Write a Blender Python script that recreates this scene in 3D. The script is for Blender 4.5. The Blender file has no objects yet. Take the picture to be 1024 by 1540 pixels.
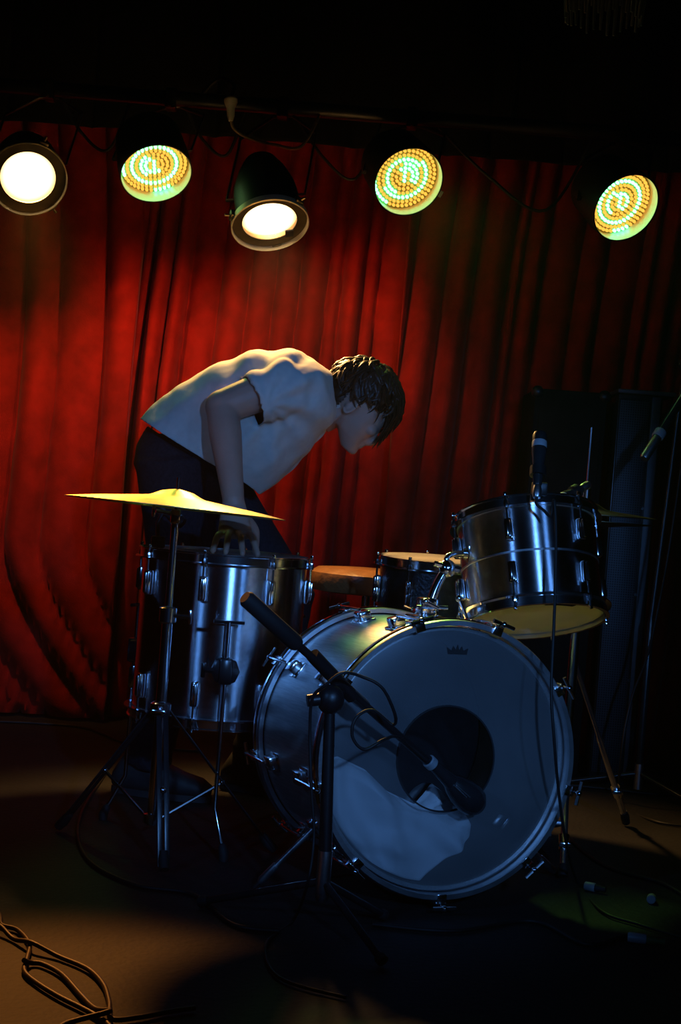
import bpy, bmesh, math, random
from mathutils import Vector, Matrix, Quaternion, noise
random.seed(7)
PI = math.pi
sc = bpy.context.scene
C = sc.collection
V = Vector

# ------------------------------------------------------------------ camera
FPX, ROLL, PITCH, CAMH = 2300.0, math.radians(4.5), math.radians(-0.37), 0.85
Fv = V((0, math.cos(PITCH), math.sin(PITCH)))
U0 = V((0, -math.sin(PITCH), math.cos(PITCH)))
R0 = V((1, 0, 0))
Rv = R0*math.cos(ROLL) + U0*math.sin(ROLL)
Uv = U0*math.cos(ROLL) - R0*math.sin(ROLL)
CAM = V((0, 0, CAMH))
cd = bpy.data.cameras.new('camera')
cam = bpy.data.objects.new('camera', cd); C.objects.link(cam)
cd.sensor_fit = 'VERTICAL'; cd.sensor_height = 24.0; cd.lens = 24.0*FPX/1540.0
cd.clip_start = 0.02; cd.clip_end = 60
m = Matrix((Rv, Uv, -Fv)).transposed().to_4x4(); m.translation = CAM
cam.matrix_world = m
sc.camera = cam

def ray(px, py): return Fv + Rv*((px-512)/FPX) + Uv*((770-py)/FPX)
def at(px, py, d):                 # a pixel at a known depth from the lens
    v = ray(px, py); return CAM + v*(d/v.y)
def fl(px, py, z=0.0):             # a pixel on the floor (or at a known height)
    v = ray(px, py); return CAM + v*((z-CAMH)/v.z)

# ------------------------------------------------------------------ world, exposure, lights
w = bpy.data.worlds.new('world'); sc.world = w; w.use_nodes = True
bg = w.node_tree.nodes['Background']
bg.inputs[0].default_value = (0.55, 0.6, 0.8, 1); bg.inputs[1].default_value = 0.002
hzv = w.node_tree.nodes.new('ShaderNodeVolumeScatter')      # thin haze added for a glow around the lamps
hzv.inputs['Density'].default_value = 0.003; hzv.inputs['Anisotropy'].default_value = 0.6
w.node_tree.links.new(hzv.outputs[0], w.node_tree.nodes['World Output'].inputs['Volume'])
vs = sc.view_settings
vs.view_transform = 'Standard'; vs.look = 'None'; vs.exposure = 0.0; vs.gamma = 1.0; vs.use_curve_mapping = False

def spot(name, loc, target, energy, color, size_deg, blend=0.5, radius=0.08):
    l = bpy.data.lights.new(name, 'SPOT'); l.energy = energy; l.color = color
    l.spot_size = math.radians(size_deg); l.spot_blend = blend; l.shadow_soft_size = radius
    o = bpy.data.objects.new(name, l); C.objects.link(o)
    loc = V(loc); d = (V(target)-loc).normalized()
    o.rotation_mode = 'QUATERNION'; o.location = loc; o.rotation_quaternion = d.to_track_quat('-Z', 'Y')
    return o
# blue front-of-house lamps, one on each side of the lens
spot('blue_front_right_offscreen', (0.95, -0.9, 1.70), (0.08, 3.9, 0.72), 205, (0.13, 0.38, 1.0), 26, 0.7, 0.07)
spot('blue_front_far_right_offscreen', (2.0, -0.1, 1.95), (0.10, 3.7, 0.75), 40, (0.12, 0.36, 1.0), 28, 0.7, 0.05)
spot('blue_front_left_offscreen', (-1.9, 0.2, 1.85), (0.15, 3.6, 0.70), 42, (0.12, 0.36, 1.0), 32, 0.7, 0.07)
# ------------------------------------------------------------------ materials
MATS = {}
def nodes(mat):
    nt = mat.node_tree; return nt, nt.nodes, nt.links
def P(name, col, rough=0.5, metal=0.0, noise_scale=None, noise_amt=0.0, bump=0.0, bump_scale=None, spec=None, sheen=0.0, stretch=None, aniso=0.0):
    mat = bpy.data.materials.new(name); mat.use_nodes = True
    nt, N, L = nodes(mat)
    b = N['Principled BSDF']
    b.inputs['Base Color'].default_value = (*col, 1); b.inputs['Roughness'].default_value = rough
    b.inputs['Metallic'].default_value = metal
    if spec is not None: b.inputs['Specular IOR Level'].default_value = spec
    if sheen: 
        b.inputs['Sheen Weight'].default_value = sheen; b.inputs['Sheen Roughness'].default_value = 0.4
    if aniso: b.inputs['Anisotropic'].default_value = aniso
    tc = N.new('ShaderNodeTexCoord'); mp = N.new('ShaderNodeMapping'); L.new(tc.outputs['Object'], mp.inputs['Vector'])
    if stretch: mp.inputs['Scale'].default_value = stretch
    if noise_scale:
        n = N.new('ShaderNodeTexNoise'); n.inputs['Scale'].default_value = noise_scale; n.inputs['Detail'].default_value = 5
        L.new(mp.outputs[0], n.inputs['Vector'])
        r = N.new('ShaderNodeValToRGB')
        r.color_ramp.elements[0].position = 0.3; r.color_ramp.elements[1].position = 0.7
        r.color_ramp.elements[0].color = (*[c*(1-noise_amt) for c in col], 1)
        r.color_ramp.elements[1].color = (*[min(1, c*(1+noise_amt)) for c in col], 1)
        L.new(n.outputs['Fac'], r.inputs[0]); L.new(r.outputs[0], b.inputs['Base Color'])
    if bump:
        n2 = N.new('ShaderNodeTexNoise'); n2.inputs['Scale'].default_value = bump_scale or 80; n2.inputs['Detail'].default_value = 3
        L.new(mp.outputs[0], n2.inputs['Vector'])
        bp = N.new('ShaderNodeBump'); bp.inputs['Strength'].default_value = bump; bp.inputs['Distance'].default_value = 0.01
        L.new(n2.outputs['Fac'], bp.inputs['Height']); L.new(bp.outputs[0], b.inputs['Normal'])
    MATS[name] = mat
    return mat
def EM(name, col, strength):
    mat = bpy.data.materials.new(name); mat.use_nodes = True
    nt, N, L = nodes(mat); N.remove(N['Principled BSDF'])
    e = N.new('ShaderNodeEmission'); e.inputs[0].default_value = (*col, 1); e.inputs[1].default_value = strength
    L.new(e.outputs[0], N['Material Output'].inputs[0]); MATS[name] = mat
    return mat
def HEAD(name, col, clear, rough=0.35, trans=0.5, dirt=0.2):
    """drum skin: part see-through, part white, lets light through"""
    mat = bpy.data.materials.new(name); mat.use_nodes = True
    nt, N, L = nodes(mat); N.remove(N['Principled BSDF'])
    tc = N.new('ShaderNodeTexCoord'); n = N.new('ShaderNodeTexNoise'); n.inputs['Scale'].default_value = 6; n.inputs['Detail'].default_value = 6
    L.new(tc.outputs['Object'], n.inputs['Vector'])
    r = N.new('ShaderNodeValToRGB'); r.color_ramp.elements[0].position = 0.3; r.color_ramp.elements[1].position = 0.72
    r.color_ramp.elements[0].color = (*[c*(1-dirt) for c in col], 1); r.color_ramp.elements[1].color = (*col, 1)
    L.new(n.outputs['Fac'], r.inputs[0])
    d = N.new('ShaderNodeBsdfDiffuse'); t = N.new('ShaderNodeBsdfTranslucent'); L.new(r.outputs[0], d.inputs[0]); L.new(r.outputs[0], t.inputs[0])
    m1 = N.new('ShaderNodeMixShader'); m1.inputs[0].default_value = trans; L.new(d.outputs[0], m1.inputs[1]); L.new(t.outputs[0], m1.inputs[2])
    tr = N.new('ShaderNodeBsdfTransparent')
    m2 = N.new('ShaderNodeMixShader'); m2.inputs[0].default_value = clear; L.new(m1.outputs[0], m2.inputs[1]); L.new(tr.outputs[0], m2.inputs[2])
    g = N.new('ShaderNodeBsdfGlossy'); g.inputs['Roughness'].default_value = rough
    m3 = N.new('ShaderNodeMixShader'); m3.inputs[0].default_value = 0.05; L.new(m2.outputs[0], m3.inputs[1]); L.new(g.outputs[0], m3.inputs[2])
    L.new(m3.outputs[0], N['Material Output'].inputs[0]); MATS[name] = mat
    return mat

P('floor_mat', (0.013, 0.012, 0.011), 0.75, 0, 3.0, 0.55, 0.25, 60)
P('black_wall', (0.012, 0.011, 0.011), 0.9, 0, 4, 0.3)
P('velvet', (0.34, 0.012, 0.007), 0.85, 0, 14, 0.25, 0.15, 220, spec=0.1, sheen=0.06)
P('black_cloth', (0.012, 0.010, 0.010), 0.95, 0, 10, 0.3, 0.2, 150, spec=0.1)
P('chrome', (0.88, 0.89, 0.91), 0.13, 1.0, 8, 0.06)
P('worn_chrome', (0.78, 0.79, 0.81), 0.32, 1.0, 20, 0.2, 0.04, 200)
P('silver_wrap', (0.80, 0.82, 0.86), 0.25, 1.0, 90, 0.16, 0.018, 520)
P('brushed_wrap', (0.78, 0.79, 0.78), 0.42, 1.0, 30, 0.16, 0.04, 60, stretch=(9, 9, 0.5))
P('dark_wrap', (0.10, 0.11, 0.125), 0.3, 0.9, 40, 0.25, 0.25, 130)
P('wood_inside', (0.07, 0.05, 0.035), 0.7, 0, 12, 0.3, 0.1, 40)
P('black_metal', (0.012, 0.012, 0.013), 0.38, 0.0, 30, 0.2, 0.03, 200)
P('black_satin', (0.02, 0.02, 0.022), 0.24, 0.0, 30, 0.2)
P('rubber', (0.012, 0.012, 0.012), 0.7, 0, 40, 0.2)
P('cable_rubber', (0.012, 0.011, 0.011), 0.55, 0, 40, 0.2)
P('brown_cable', (0.05, 0.03, 0.018), 0.5, 0, 40, 0.2)
P('white_plastic', (0.62, 0.60, 0.55), 0.45, 0, 30, 0.08)
P('grey_band', (0.36, 0.39, 0.41), 0.45, 0.1, 30, 0.08)
P('cream_cable', (0.62, 0.45, 0.26), 0.5, 0, 30, 0.08)
P('bronze', (1.0, 0.76, 0.26), 0.40, 1.0, 25, 0.15, 0.05, 300, stretch=(1, 1, 1))
P('dull_bronze', (0.22, 0.17, 0.09), 0.42, 1.0, 25, 0.2, 0.05, 300)
P('vinyl', (0.26, 0.12, 0.045), 0.36, 0, 12, 0.3, 0.45, 26)
P('shirt', (0.66, 0.66, 0.62), 0.85, 0, 60, 0.05, 0.12, 500, spec=0.2)
P('shirt_trim', (0.60, 0.60, 0.57), 0.85, 0, 60, 0.05, 0.15, 500, spec=0.2)
P('denim', (0.018, 0.02, 0.028), 0.85, 0, 120, 0.3, 0.15, 400, spec=0.2)
P('skin', (0.52, 0.31, 0.23), 0.5, 0, 18, 0.08, 0.05, 180)
P('hair', (0.055, 0.025, 0.011), 0.42, 0, 60, 0.3, 0.2, 150, stretch=(1, 1, 1))
P('shoe', (0.03, 0.03, 0.03), 0.6, 0, 40, 0.2)
P('sole', (0.03, 0.03, 0.03), 0.7, 0, 40, 0.2)
P('eye', (0.7, 0.68, 0.66), 0.15)
P('lips', (0.38, 0.18, 0.15), 0.45)
P('pillow', (0.74, 0.75, 0.76), 0.9, 0, 6, 0.05, 0.3, 14, spec=0.1)
P('ink', (0.01, 0.01, 0.012), 0.6)
P('grey_fringe', (0.20, 0.19, 0.17), 0.7, 0, 30, 0.2)
P('strip_metal', (0.06, 0.068, 0.08), 0.45, 0.4, 30, 0.15)
P('can_black', (0.014, 0.013, 0.012), 0.5, 0.2, 30, 0.2)
P('can_inside', (0.80, 0.80, 0.66), 0.35, 0.2)
P('reflector', (0.85, 0.82, 0.7), 0.18, 1.0)
P('lip', (0.62, 0.50, 0.32), 0.45, 0.3)
P('gel_ring', (0.10, 0.075, 0.04), 0.35, 0.7, 30, 0.2)
P('board', (0.26, 0.32, 0.10), 0.6)
P('green_plastic', (0.10, 0.16, 0.05), 0.4)
EM('led_green', (0.14, 1.0, 0.40), 7.0)
EM('led_amber', (1.0, 0.40, 0.05), 1.7)
def lens_mat():
    """glowing PAR lens: fluted glass, hot in the middle, yellower at the rim"""
    mat = EM('lens', (1.0, 0.72, 0.36), 5.0); nt, N, L = nodes(mat)
    e = [n for n in N if n.type == 'EMISSION'][0]
    tc = N.new('ShaderNodeTexCoord'); ln = N.new('ShaderNodeVectorMath'); ln.operation = 'LENGTH'
    sp = N.new('ShaderNodeVectorMath'); sp.operation = 'MULTIPLY'; sp.inputs[1].default_value = (1, 1, 0)
    L.new(tc.outputs['Object'], sp.inputs[0]); L.new(sp.outputs[0], ln.inputs[0])
    r = N.new('ShaderNodeValToRGB'); r.color_ramp.elements[0].position = 0.035; r.color_ramp.elements[1].position = 0.085
    r.color_ramp.elements[0].color = (1, 0.78, 0.46, 1); r.color_ramp.elements[1].color = (0.22, 0.14, 0.045, 1)
    L.new(ln.outputs['Value'], r.inputs[0]); L.new(r.outputs[0], e.inputs[0]); e.inputs[1].default_value = 6.5
lens_mat()
HEAD('bass_skin', (0.50, 0.52, 0.54), 0.68, 0.3, 0.25)
HEAD('tom_skin', (0.72, 0.71, 0.60), 0.0, 0.4, 0.55)
HEAD('white_skin', (0.72, 0.72, 0.70), 0.0, 0.4, 0.35)
def lathed(name, amt):
    mat = MATS[name]; nt, N, L = nodes(mat); b = N['Principled BSDF']
    tg = N.new('ShaderNodeTangent'); tg.direction_type = 'RADIAL'; tg.axis = 'Z'
    L.new(tg.outputs[0], b.inputs['Tangent']); b.inputs['Anisotropic'].default_value = amt; b.inputs['Anisotropic Rotation'].default_value = 0.25
lathed('bronze', 0.45); lathed('dull_bronze', 0.6); lathed('silver_wrap', 1.0); lathed('brushed_wrap', 0.6); lathed('dark_wrap', 0.8)
def grille_mat():
    mat = P('grille', (0.05, 0.06, 0.075), 0.5, 0.5); nt, N, L = nodes(mat); b = N['Principled BSDF']
    tc = N.new('ShaderNodeTexCoord'); vo = N.new('ShaderNodeTexVoronoi'); vo.inputs['Scale'].default_value = 130; vo.inputs['Randomness'].default_value = 0.0
    L.new(tc.outputs['Object'], vo.inputs['Vector'])
    r = N.new('ShaderNodeValToRGB'); r.color_ramp.elements[0].position = 0.36; r.color_ramp.elements[1].position = 0.46
    r.color_ramp.elements[0].color = (0.003, 0.003, 0.003, 1); r.color_ramp.elements[1].color = (0.05, 0.055, 0.065, 1)
    L.new(vo.outputs['Distance'], r.inputs[0]); L.new(r.outputs[0], b.inputs['Base Color'])
grille_mat()

# ------------------------------------------------------------------ mesh helpers
def frame_of(t, ref=None):
    t = t.normalized()
    if ref is None or abs(t.dot(ref)) > 0.98: ref = V((0, 0, 1)) if abs(t.z) < 0.9 else V((1, 0, 0))
    a = ref.cross(t).normalized(); b = t.cross(a).normalized()
    return a, b
class B:
    def __init__(s): s.bm = bmesh.new()
    def ring(s, c, a, b, ra, rb, n, pw=1.0):
        out = []
        for i in range(n):
            u = 2*PI*i/n; cu, su = math.cos(u), math.sin(u)
            if pw != 1.0: cu = math.copysign(abs(cu)**pw, cu); su = math.copysign(abs(su)**pw, su)
            out.append(s.bm.verts.new(c + a*(ra*cu) + b*(rb*su)))
        return out
    def bridge(s, r1, r2):
        n = len(r1)
        for i in range(n): s.bm.faces.new((r1[i], r1[(i+1) % n], r2[(i+1) % n], r2[i]))
    def loft(s, rings, cap=True, closed=False):
        for i in range(len(rings)-1): s.bridge(rings[i], rings[i+1])
        if closed: s.bridge(rings[-1], rings[0])
        elif cap:
            s.bm.faces.new(rings[0][::-1]); s.bm.faces.new(rings[-1])
        return s
    def tube(s, pts, r, n=10, cap=True, flat=1.0, ref=None):
        pts = [V(p) for p in pts]; k = len(pts)
        rs = r if isinstance(r, (list, tuple)) else [r]*k
        rings = []; a = None
        for i in range(k):
            t = (pts[min(i+1, k-1)] - pts[max(i-1, 0)])
            if t.length < 1e-9: t = V((0, 0, 1))
            t.normalize()
            if a is None: a, b = frame_of(t, ref)
            else:
                a = (a - t*a.dot(t))
                if a.length < 1e-6: a, b = frame_of(t)
                a.normalize(); b = t.cross(a)
            rings.append(s.ring(pts[i], a, b, rs[i], rs[i]*flat, n))
        return s.loft(rings, cap)
    def lathe(s, prof, M=Matrix(), n=48, closed=True):
        rings = []
        o = M.translation
        ax, ay, az = (M.to_3x3() @ V((1, 0, 0)), M.to_3x3() @ V((0, 1, 0)), M.to_3x3() @ V((0, 0, 1)))
        for (r, z) in prof: rings.append(s.ring(o + az*z, ax, ay, max(r, 1e-5), max(r, 1e-5), n))
        if closed: s.loft(rings, False, True)
        else: s.loft(rings, False)
        return s
    def solid(s, prof, M=Matrix(), n=32):        # capped lathe
        rings = []
        o = M.translation; R3 = M.to_3x3()
        ax, ay, az = R3 @ V((1, 0, 0)), R3 @ V((0, 1, 0)), R3 @ V((0, 0, 1))
        for (r, z) in prof: rings.append(s.ring(o + az*z, ax, ay, max(r, 1e-4), max(r, 1e-4), n))
        return s.loft(rings, True)
    def box(s, c, size, M=None, bevel=0.0, seg=2):
        g = bmesh.ops.create_cube(s.bm, size=1.0)
        vs_ = g['verts']
        for v in vs_:
            v.co = V((v.co.x*size[0], v.co.y*size[1], v.co.z*size[2]))
        if bevel:
            es = list({e for v in vs_ for e in v.link_edges})
            r = bmesh.ops.bevel(s.bm, geom=es, offset=bevel, segments=seg, affect='EDGES', profile=0.5)
            vs_ = list({v for f in r['faces'] for v in f.verts} | {v for v in vs_ if v.is_valid})
        T = Matrix.Translation(V(c))
        if M is not None: T = T @ M.to_3x3().to_4x4()
        for v in vs_: v.co = T @ v.co
        return s
    def ball(s, c, r, M=None, u=16, v=10):
        g = bmesh.ops.create_uvsphere(s.bm, u_segments=u, v_segments=v, radius=1.0)
        rr = r if isinstance(r, (tuple, list)) else (r, r, r)
        R3 = M.to_3x3() if M is not None else Matrix.Identity(3)
        for x in g['verts']: x.co = V(c) + R3 @ V((x.co.x*rr[0], x.co.y*rr[1], x.co.z*rr[2]))
        return s
MW = {}
def obj(name, b, mat, parent=None, world=False, smooth=38, **props):
    bm = b.bm if isinstance(b, B) else b
    bmesh.ops.recalc_face_normals(bm, faces=bm.faces[:])
    if world and parent is not None: bm.transform(MW[parent].inverted())
    me = bpy.data.meshes.new(name); bm.to_mesh(me); bm.free()
    me.materials.append(MATS[mat])
    o = bpy.data.objects.new(name, me); C.objects.link(o)
    if parent is not None:
        o.parent = parent; MW[o] = MW[parent]
    else: MW[o] = Matrix()
    if smooth:
        me.shade_smooth(); me.set_sharp_from_angle(angle=math.radians(smooth))
    for k, v in props.items(): o[k] = v
    return o
def thing(name, label, cat, M=None, group=None):
    o = bpy.data.objects.new(name, None); C.objects.link(o); o.empty_display_size = 0.05
    M = M if M is not None else Matrix()
    o.matrix_world = M; MW[o] = M.copy()
    o['label'] = label; o['category'] = cat
    if group: o['group'] = group
    return o
def dup(o, Ml, parent=None):
    c = o.copy(); C.objects.link(c)
    c.parent = parent or o.parent; c.matrix_local = Ml
    MW[c] = MW[o.parent] if o.parent in MW else Matrix()
    for ch in list(o.children):
        k = ch.copy(); C.objects.link(k); k.parent = c; k.matrix_local = ch.matrix_local
    return c
def T(*p): return Matrix.Translation(V(p) if len(p) == 3 else p[0])
def RZ(a): return Matrix.Rotation(a, 4, 'Z')
def axis_matrix(z, loc=(0, 0, 0), xref=None):
    z = V(z).normalized(); a, b = frame_of(z, xref)
    M = Matrix((a, b, z)).transposed().to_4x4(); M.translation = V(loc); return M
def spline(pts, n=8):
    pts = [V(p) for p in pts]; out = []
    for i in range(len(pts)-1):
        p0, p1, p2, p3 = pts[max(i-1, 0)], pts[i], pts[i+1], pts[min(i+2, len(pts)-1)]
        for k in range(n):
            t = k/n
            out.append(0.5*((2*p1) + (p2-p0)*t + (2*p0-5*p1+4*p2-p3)*t*t + (3*p1-p0-3*p2+p3)*t**3))
    out.append(pts[-1]); return out
def remesh(b, voxel, smooth_iter=4, sf=0.5):
    me = bpy.data.meshes.new('tmp'); bmesh.ops.recalc_face_normals(b.bm, faces=b.bm.faces[:]); b.bm.to_mesh(me); b.bm.free()
    o = bpy.data.objects.new('tmp', me); C.objects.link(o)
    md = o.modifiers.new('r', 'REMESH'); md.mode = 'VOXEL'; md.voxel_size = voxel
    if smooth_iter:
        s = o.modifiers.new('s', 'SMOOTH'); s.factor = sf; s.iterations = smooth_iter
    dg = bpy.context.evaluated_depsgraph_get()
    ev = o.evaluated_get(dg); nm = bpy.data.meshes.new_from_object(ev)
    bpy.data.objects.remove(o); bpy.data.meshes.remove(me)
    r = B(); r.bm.from_mesh(nm); bpy.data.meshes.remove(nm)
    return r

# ------------------------------------------------------------------ the setting
def struct(name, b, mat, label=None, **k):
    o = obj(name, b, mat, **k); o['kind'] = 'structure'
    if label: o['label'] = label
    return o
XL, XR, YB, YF, ZC = -2.6, 2.6, 6.0, -3.0, 2.95
struct('floor', B().box((0, (YB+YF)/2, -0.05), (XR-XL, YB-YF, 0.1)), 'floor_mat')
struct('ceiling', B().box((0, (YB+YF)/2, ZC+0.05), (XR-XL, YB-YF, 0.1)), 'black_wall')
struct('wall_back', B().box((0, YB+0.05, ZC/2), (XR-XL, 0.1, ZC)), 'black_wall')
struct('wall_left', B().box((XL-0.05, (YB+YF)/2, ZC/2), (0.1, YB-YF, ZC)), 'black_wall')
struct('wall_right', B().box((XR+0.05, (YB+YF)/2, ZC/2), (0.1, YB-YF, ZC)), 'black_wall')
struct('wall_front', B().box((0, YF-0.05, ZC/2), (XR-XL, 0.1, ZC)), 'black_wall')

# ------------------------------------------------------------------ curtains
def curtain(name, x0, x1, y0, zb, zt, pitch, depth, lean, seed, label, swag=0.0, mat='velvet', group=None):
    rnd = random.Random(seed)
    nx = int((x1-x0)/0.008); nz = 60
    # fold positions, uneven
    cuts = [x0-0.3]
    while cuts[-1] < x1+0.5: cuts.append(cuts[-1] + pitch*rnd.uniform(0.45, 1.5))
    amp = [depth*rnd.uniform(0.45, 1.15) for _ in cuts]
    def fold(u):
        for i in range(len(cuts)-1):
            if cuts[i] <= u < cuts[i+1]:
                t = (u-cuts[i])/(cuts[i+1]-cuts[i]); s_ = math.sin(PI*t)
                return amp[i]*(max(0.0, s_)**0.55)
        return 0
    bm = bmesh.new(); grid = []
    for j in range(nz+1):
        z = zb + (zt-zb)*j/nz; row = []
        for i in range(nx+1):
            x = x0 + (x1-x0)*i/nx
            h = (z-zb)/(zt-zb)
            u = x - lean*(z-1.2) + 0.014*math.sin(1.7*z+seed) + 0.004*math.sin(4.3*z+x*3+seed)
            if swag: u += -swag*max(0, 0.62-z)**1.5*2.2 + 0.05*swag*math.sin(3*z)
            f = fold(u)*(1.0 - 0.15*h) + 0.006*noise.noise(V((x*9, z*2.2, seed)))
            row.append(bm.verts.new((x, y0 - f, z)))
        grid.append(row)
    for j in range(nz):
        for i in range(nx):
            bm.faces.new((grid[j][i], grid[j][i+1], grid[j+1][i+1], grid[j+1][i]))
    o = obj(name, bm, mat, smooth=180)
    sd = o.modifiers.new('thickness', 'SOLIDIFY'); sd.thickness = 0.004
    o['label'] = label; o['category'] = 'curtain'
    if group: o['group'] = group
    return o
curtain('stage_curtain', -2.2, -0.78, 5.50, 0.012, 2.7, 0.13, 0.085, -0.03, 3, 'dim brown-red velvet curtain with swept folds behind the ride cymbal', swag=0.35)
curtain('stage_curtain', -0.84, 0.22, 5.64, 0.012, 2.7, 0.088, 0.115, 0.035, 12, 'brightly lit red velvet curtain behind the bending person')
curtain('stage_curtain', 0.16, 2.3, 5.50, 0.012, 2.7, 0.085, 0.115, 0.075, 5, 'dark red closely pleated velvet curtain behind the rack tom')
curtain('valance', -2.2, 2.3, 5.25, 2.06, 2.9, 0.3, 0.05, 0.0, 9, 'short black cloth valance hanging above the red curtains', mat='black_cloth')

# ------------------------------------------------------------------ drums
def lug_pair(root, R, H, top, mat='chrome', ln=0.055):
    """one lug casing with its tension rod; built at angle 0"""
    s = 1 if top else -1; ze = H if top else 0
    b = B(); b.box((R+0.009, 0, ze - s*(0.038+ln/2)), (0.018, 0.019, ln), bevel=0.005)
    b.box((R+0.016, 0, ze - s*(0.038+ln/2)), (0.012, 0.012, ln*0.86), bevel=0.004)
    lug = obj('lug', b, mat, root)
    r = B(); r.tube([(R+0.0135, 0, ze-s*0.045), (R+0.0135, 0, ze+s*0.016)], 0.0028, 8)
    r.tube([(R+0.0135, 0, ze-s*0.012), (R+0.0135, 0, ze-s*0.006), (R+0.0135, 0, ze+s*0.004)], [0.006, 0.007, 0.005], 8)
    r.box((R+0.0135, 0, ze+s*0.019), (0.007, 0.007, 0.009), bevel=0.001)
    obj('tension_rod', r, mat, lug)
    return lug
def drum(root, R, H, n, shell='silver_wrap', top='white_skin', bottom='tom_skin', off=0.0, lug_ln=0.055):
    obj('shell', B().lathe([(R-0.007, 0), (R, 0.0), (R, H), (R-0.007, H)], n=72), shell, root)
    for t in (True, False):
        s = 1 if t else -1; z = H if t else 0
        prof = [(R+0.003, z-s*0.010), (R+0.019, z-s*0.010), (R+0.019, z-s*0.0075), (R+0.008, z-s*0.006), (R+0.008, z+s*0.011), (R+0.012, z+s*0.013), (R+0.012, z+s*0.0155), (R+0.003, z+s*0.0155)]
        obj('hoop', B().lathe(prof, n=72), 'chrome', root)
        hd = [(0.0001, z+s*0.006), (R*0.5, z+s*0.006), (R*0.97, z+s*0.006), (R+0.001, z+s*0.003), (R+0.0025, z-s*0.010)]
        obj('batter_head' if t else 'resonant_head', B().lathe(hd, n=64, closed=False), top if t else bottom, root)
    for t in (True, False):
        l0 = lug_pair(root, R, H, t, ln=lug_ln)
        l0.matrix_local = RZ(off)
        for k in range(1, n): dup(l0, RZ(off + 2*PI*k/n), root)

# --- bass drum: local z = axis toward the audience
BR, BD = 0.280, 0.40
bass_front = at(668, 1140, 3.25)
yaw = math.radians(20)
nB = V((math.sin(yaw), -math.cos(yaw), 0.03)).normalized()
side = V((math.cos(yaw), math.sin(yaw), 0))
upB = side.cross(nB)*1.0
if upB.z < 0: upB = -upB
Mb = Matrix((side, upB, nB)).transposed().to_4x4(); Mb.translation = bass_front - nB*BD
bass = thing('bass_drum', 'large silver bass drum lying on its side with round hole in front skin', 'drum', Mb)
obj('shell', B().lathe([(BR-0.008, 0), (BR, 0), (BR, BD), (BR-0.008, BD)], n=96), 'brushed_wrap', bass)
obj('shell_lining', B().lathe([(BR-0.0095, 0.004), (BR-0.0085, 0.004), (BR-0.0085, BD-0.004), (BR-0.0095, BD-0.004)], n=64), 'wood_inside', bass)
for z0, z1 in ((BD-0.012, BD+0.030), (-0.030, 0.012)):
    obj('hoop', B().lathe([(BR+0.004, z0), (BR+0.014, z0), (BR+0.016, z0+0.004), (BR+0.016, z1-0.004), (BR+0.014, z1), (BR+0.004, z1)], n=96), 'worn_chrome', bass)
    obj('hoop_bead', B().lathe([(BR+0.0155, (z0+z1)/2-0.007), (BR+0.0185, (z0+z1)/2-0.004), (BR+0.0185, (z0+z1)/2+0.004), (BR+0.0155, (z0+z1)/2+0.007)], n=96), 'chrome', bass)
HOLE = 0.112
fh = obj('front_head', B().lathe([(HOLE, BD+0.008), (BR*0.6, BD+0.008), (BR*0.97, BD+0.008), (BR+0.001, BD+0.004), (BR+0.003, BD-0.01)], n=96, closed=False), 'bass_skin', bass, label='hazy see-through front skin with a wide round hole')
obj('hole_edge', B().lathe([(HOLE-0.0015, BD+0.006), (HOLE+0.002, BD+0.006), (HOLE+0.002, BD+0.010), (HOLE-0.0015, BD+0.010)], n=72), 'ink', fh)
obj('batter_head', B().lathe([(0.0001, -0.008), (BR*0.97, -0.008), (BR+0.003, 0.01)], n=64, closed=False), 'black_satin', bass)
# crown-shaped dark maker's mark near the top of the skin
bm = bmesh.new()
pts = [(-0.022, 0.0), (-0.025, 0.014), (-0.014, 0.008), (-0.010, 0.018), (-0.004, 0.009), (0, 0.021), (0.004, 0.009), (0.010, 0.018), (0.014, 0.008), (0.025, 0.014), (0.022, 0.0)]
f0 = [bm.verts.new((x+0.010, y+0.222, BD+0.0088)) for x, y in pts]; f1 = [bm.verts.new((x+0.010, y+0.222, BD+0.0094)) for x, y in pts]
bm.faces.new(f0); bm.faces.new(f1)
for i in range(len(pts)): bm.faces.new((f0[i], f0[(i+1) % len(pts)], f1[(i+1) % len(pts)], f1[i]))
obj('emblem', bm, 'ink', fh, smooth=0, label='small dark crown-shaped mark')
# claws, rods and square lugs
def bass_hw(z_edge, s):
    b = B()
    b.box((BR+0.021, 0, z_edge+s*0.008), (0.006, 0.024, 0.052), bevel=0.002)
    b.box((BR+0.012, 0, z_edge+s*0.034), (0.022, 0.022, 0.006), bevel=0.002)
    claw = obj('claw_hook', b, 'chrome', bass)
    r = B(); r.tube([(BR+0.027, 0, z_edge+s*0.050), (BR+0.027, 0, z_edge-s*0.085)], 0.0035, 8)
    r.tube([(BR+0.027, -0.026, z_edge+s*0.051), (BR+0.027, 0.026, z_edge+s*0.051)], [0.0042, 0.0042], 8)
    r.ball((BR+0.027, 0, z_edge+s*0.051), 0.007, u=10, v=6)
    obj('tension_rod', r, 'chrome', claw)
    return claw
c0 = bass_hw(BD, 1); c1 = bass_hw(0, -1)
lb = B(); lb.box((BR+0.012, 0, BD-0.098), (0.026, 0.030, 0.040), bevel=0.004); lb.box((BR+0.002, 0, BD-0.098), (0.006, 0.042, 0.052), bevel=0.002)
g0 = obj('lug', lb, 'chrome', bass)
lb = B(); lb.box((BR+0.012, 0, 0.098), (0.026, 0.030, 0.040), bevel=0.004); lb.box((BR+0.002, 0, 0.098), (0.006, 0.042, 0.052), bevel=0.002)
g1 = obj('lug', lb, 'chrome', bass)
angs = [math.radians(a) for a in (72, 108, 148, 192, 228, 270, 312, 348, 32)]
for o_ in (c0, c1, g0, g1):
    o_.matrix_local = RZ(angs[0])
    for a in angs[1:]: dup(o_, RZ(a), bass)
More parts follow.
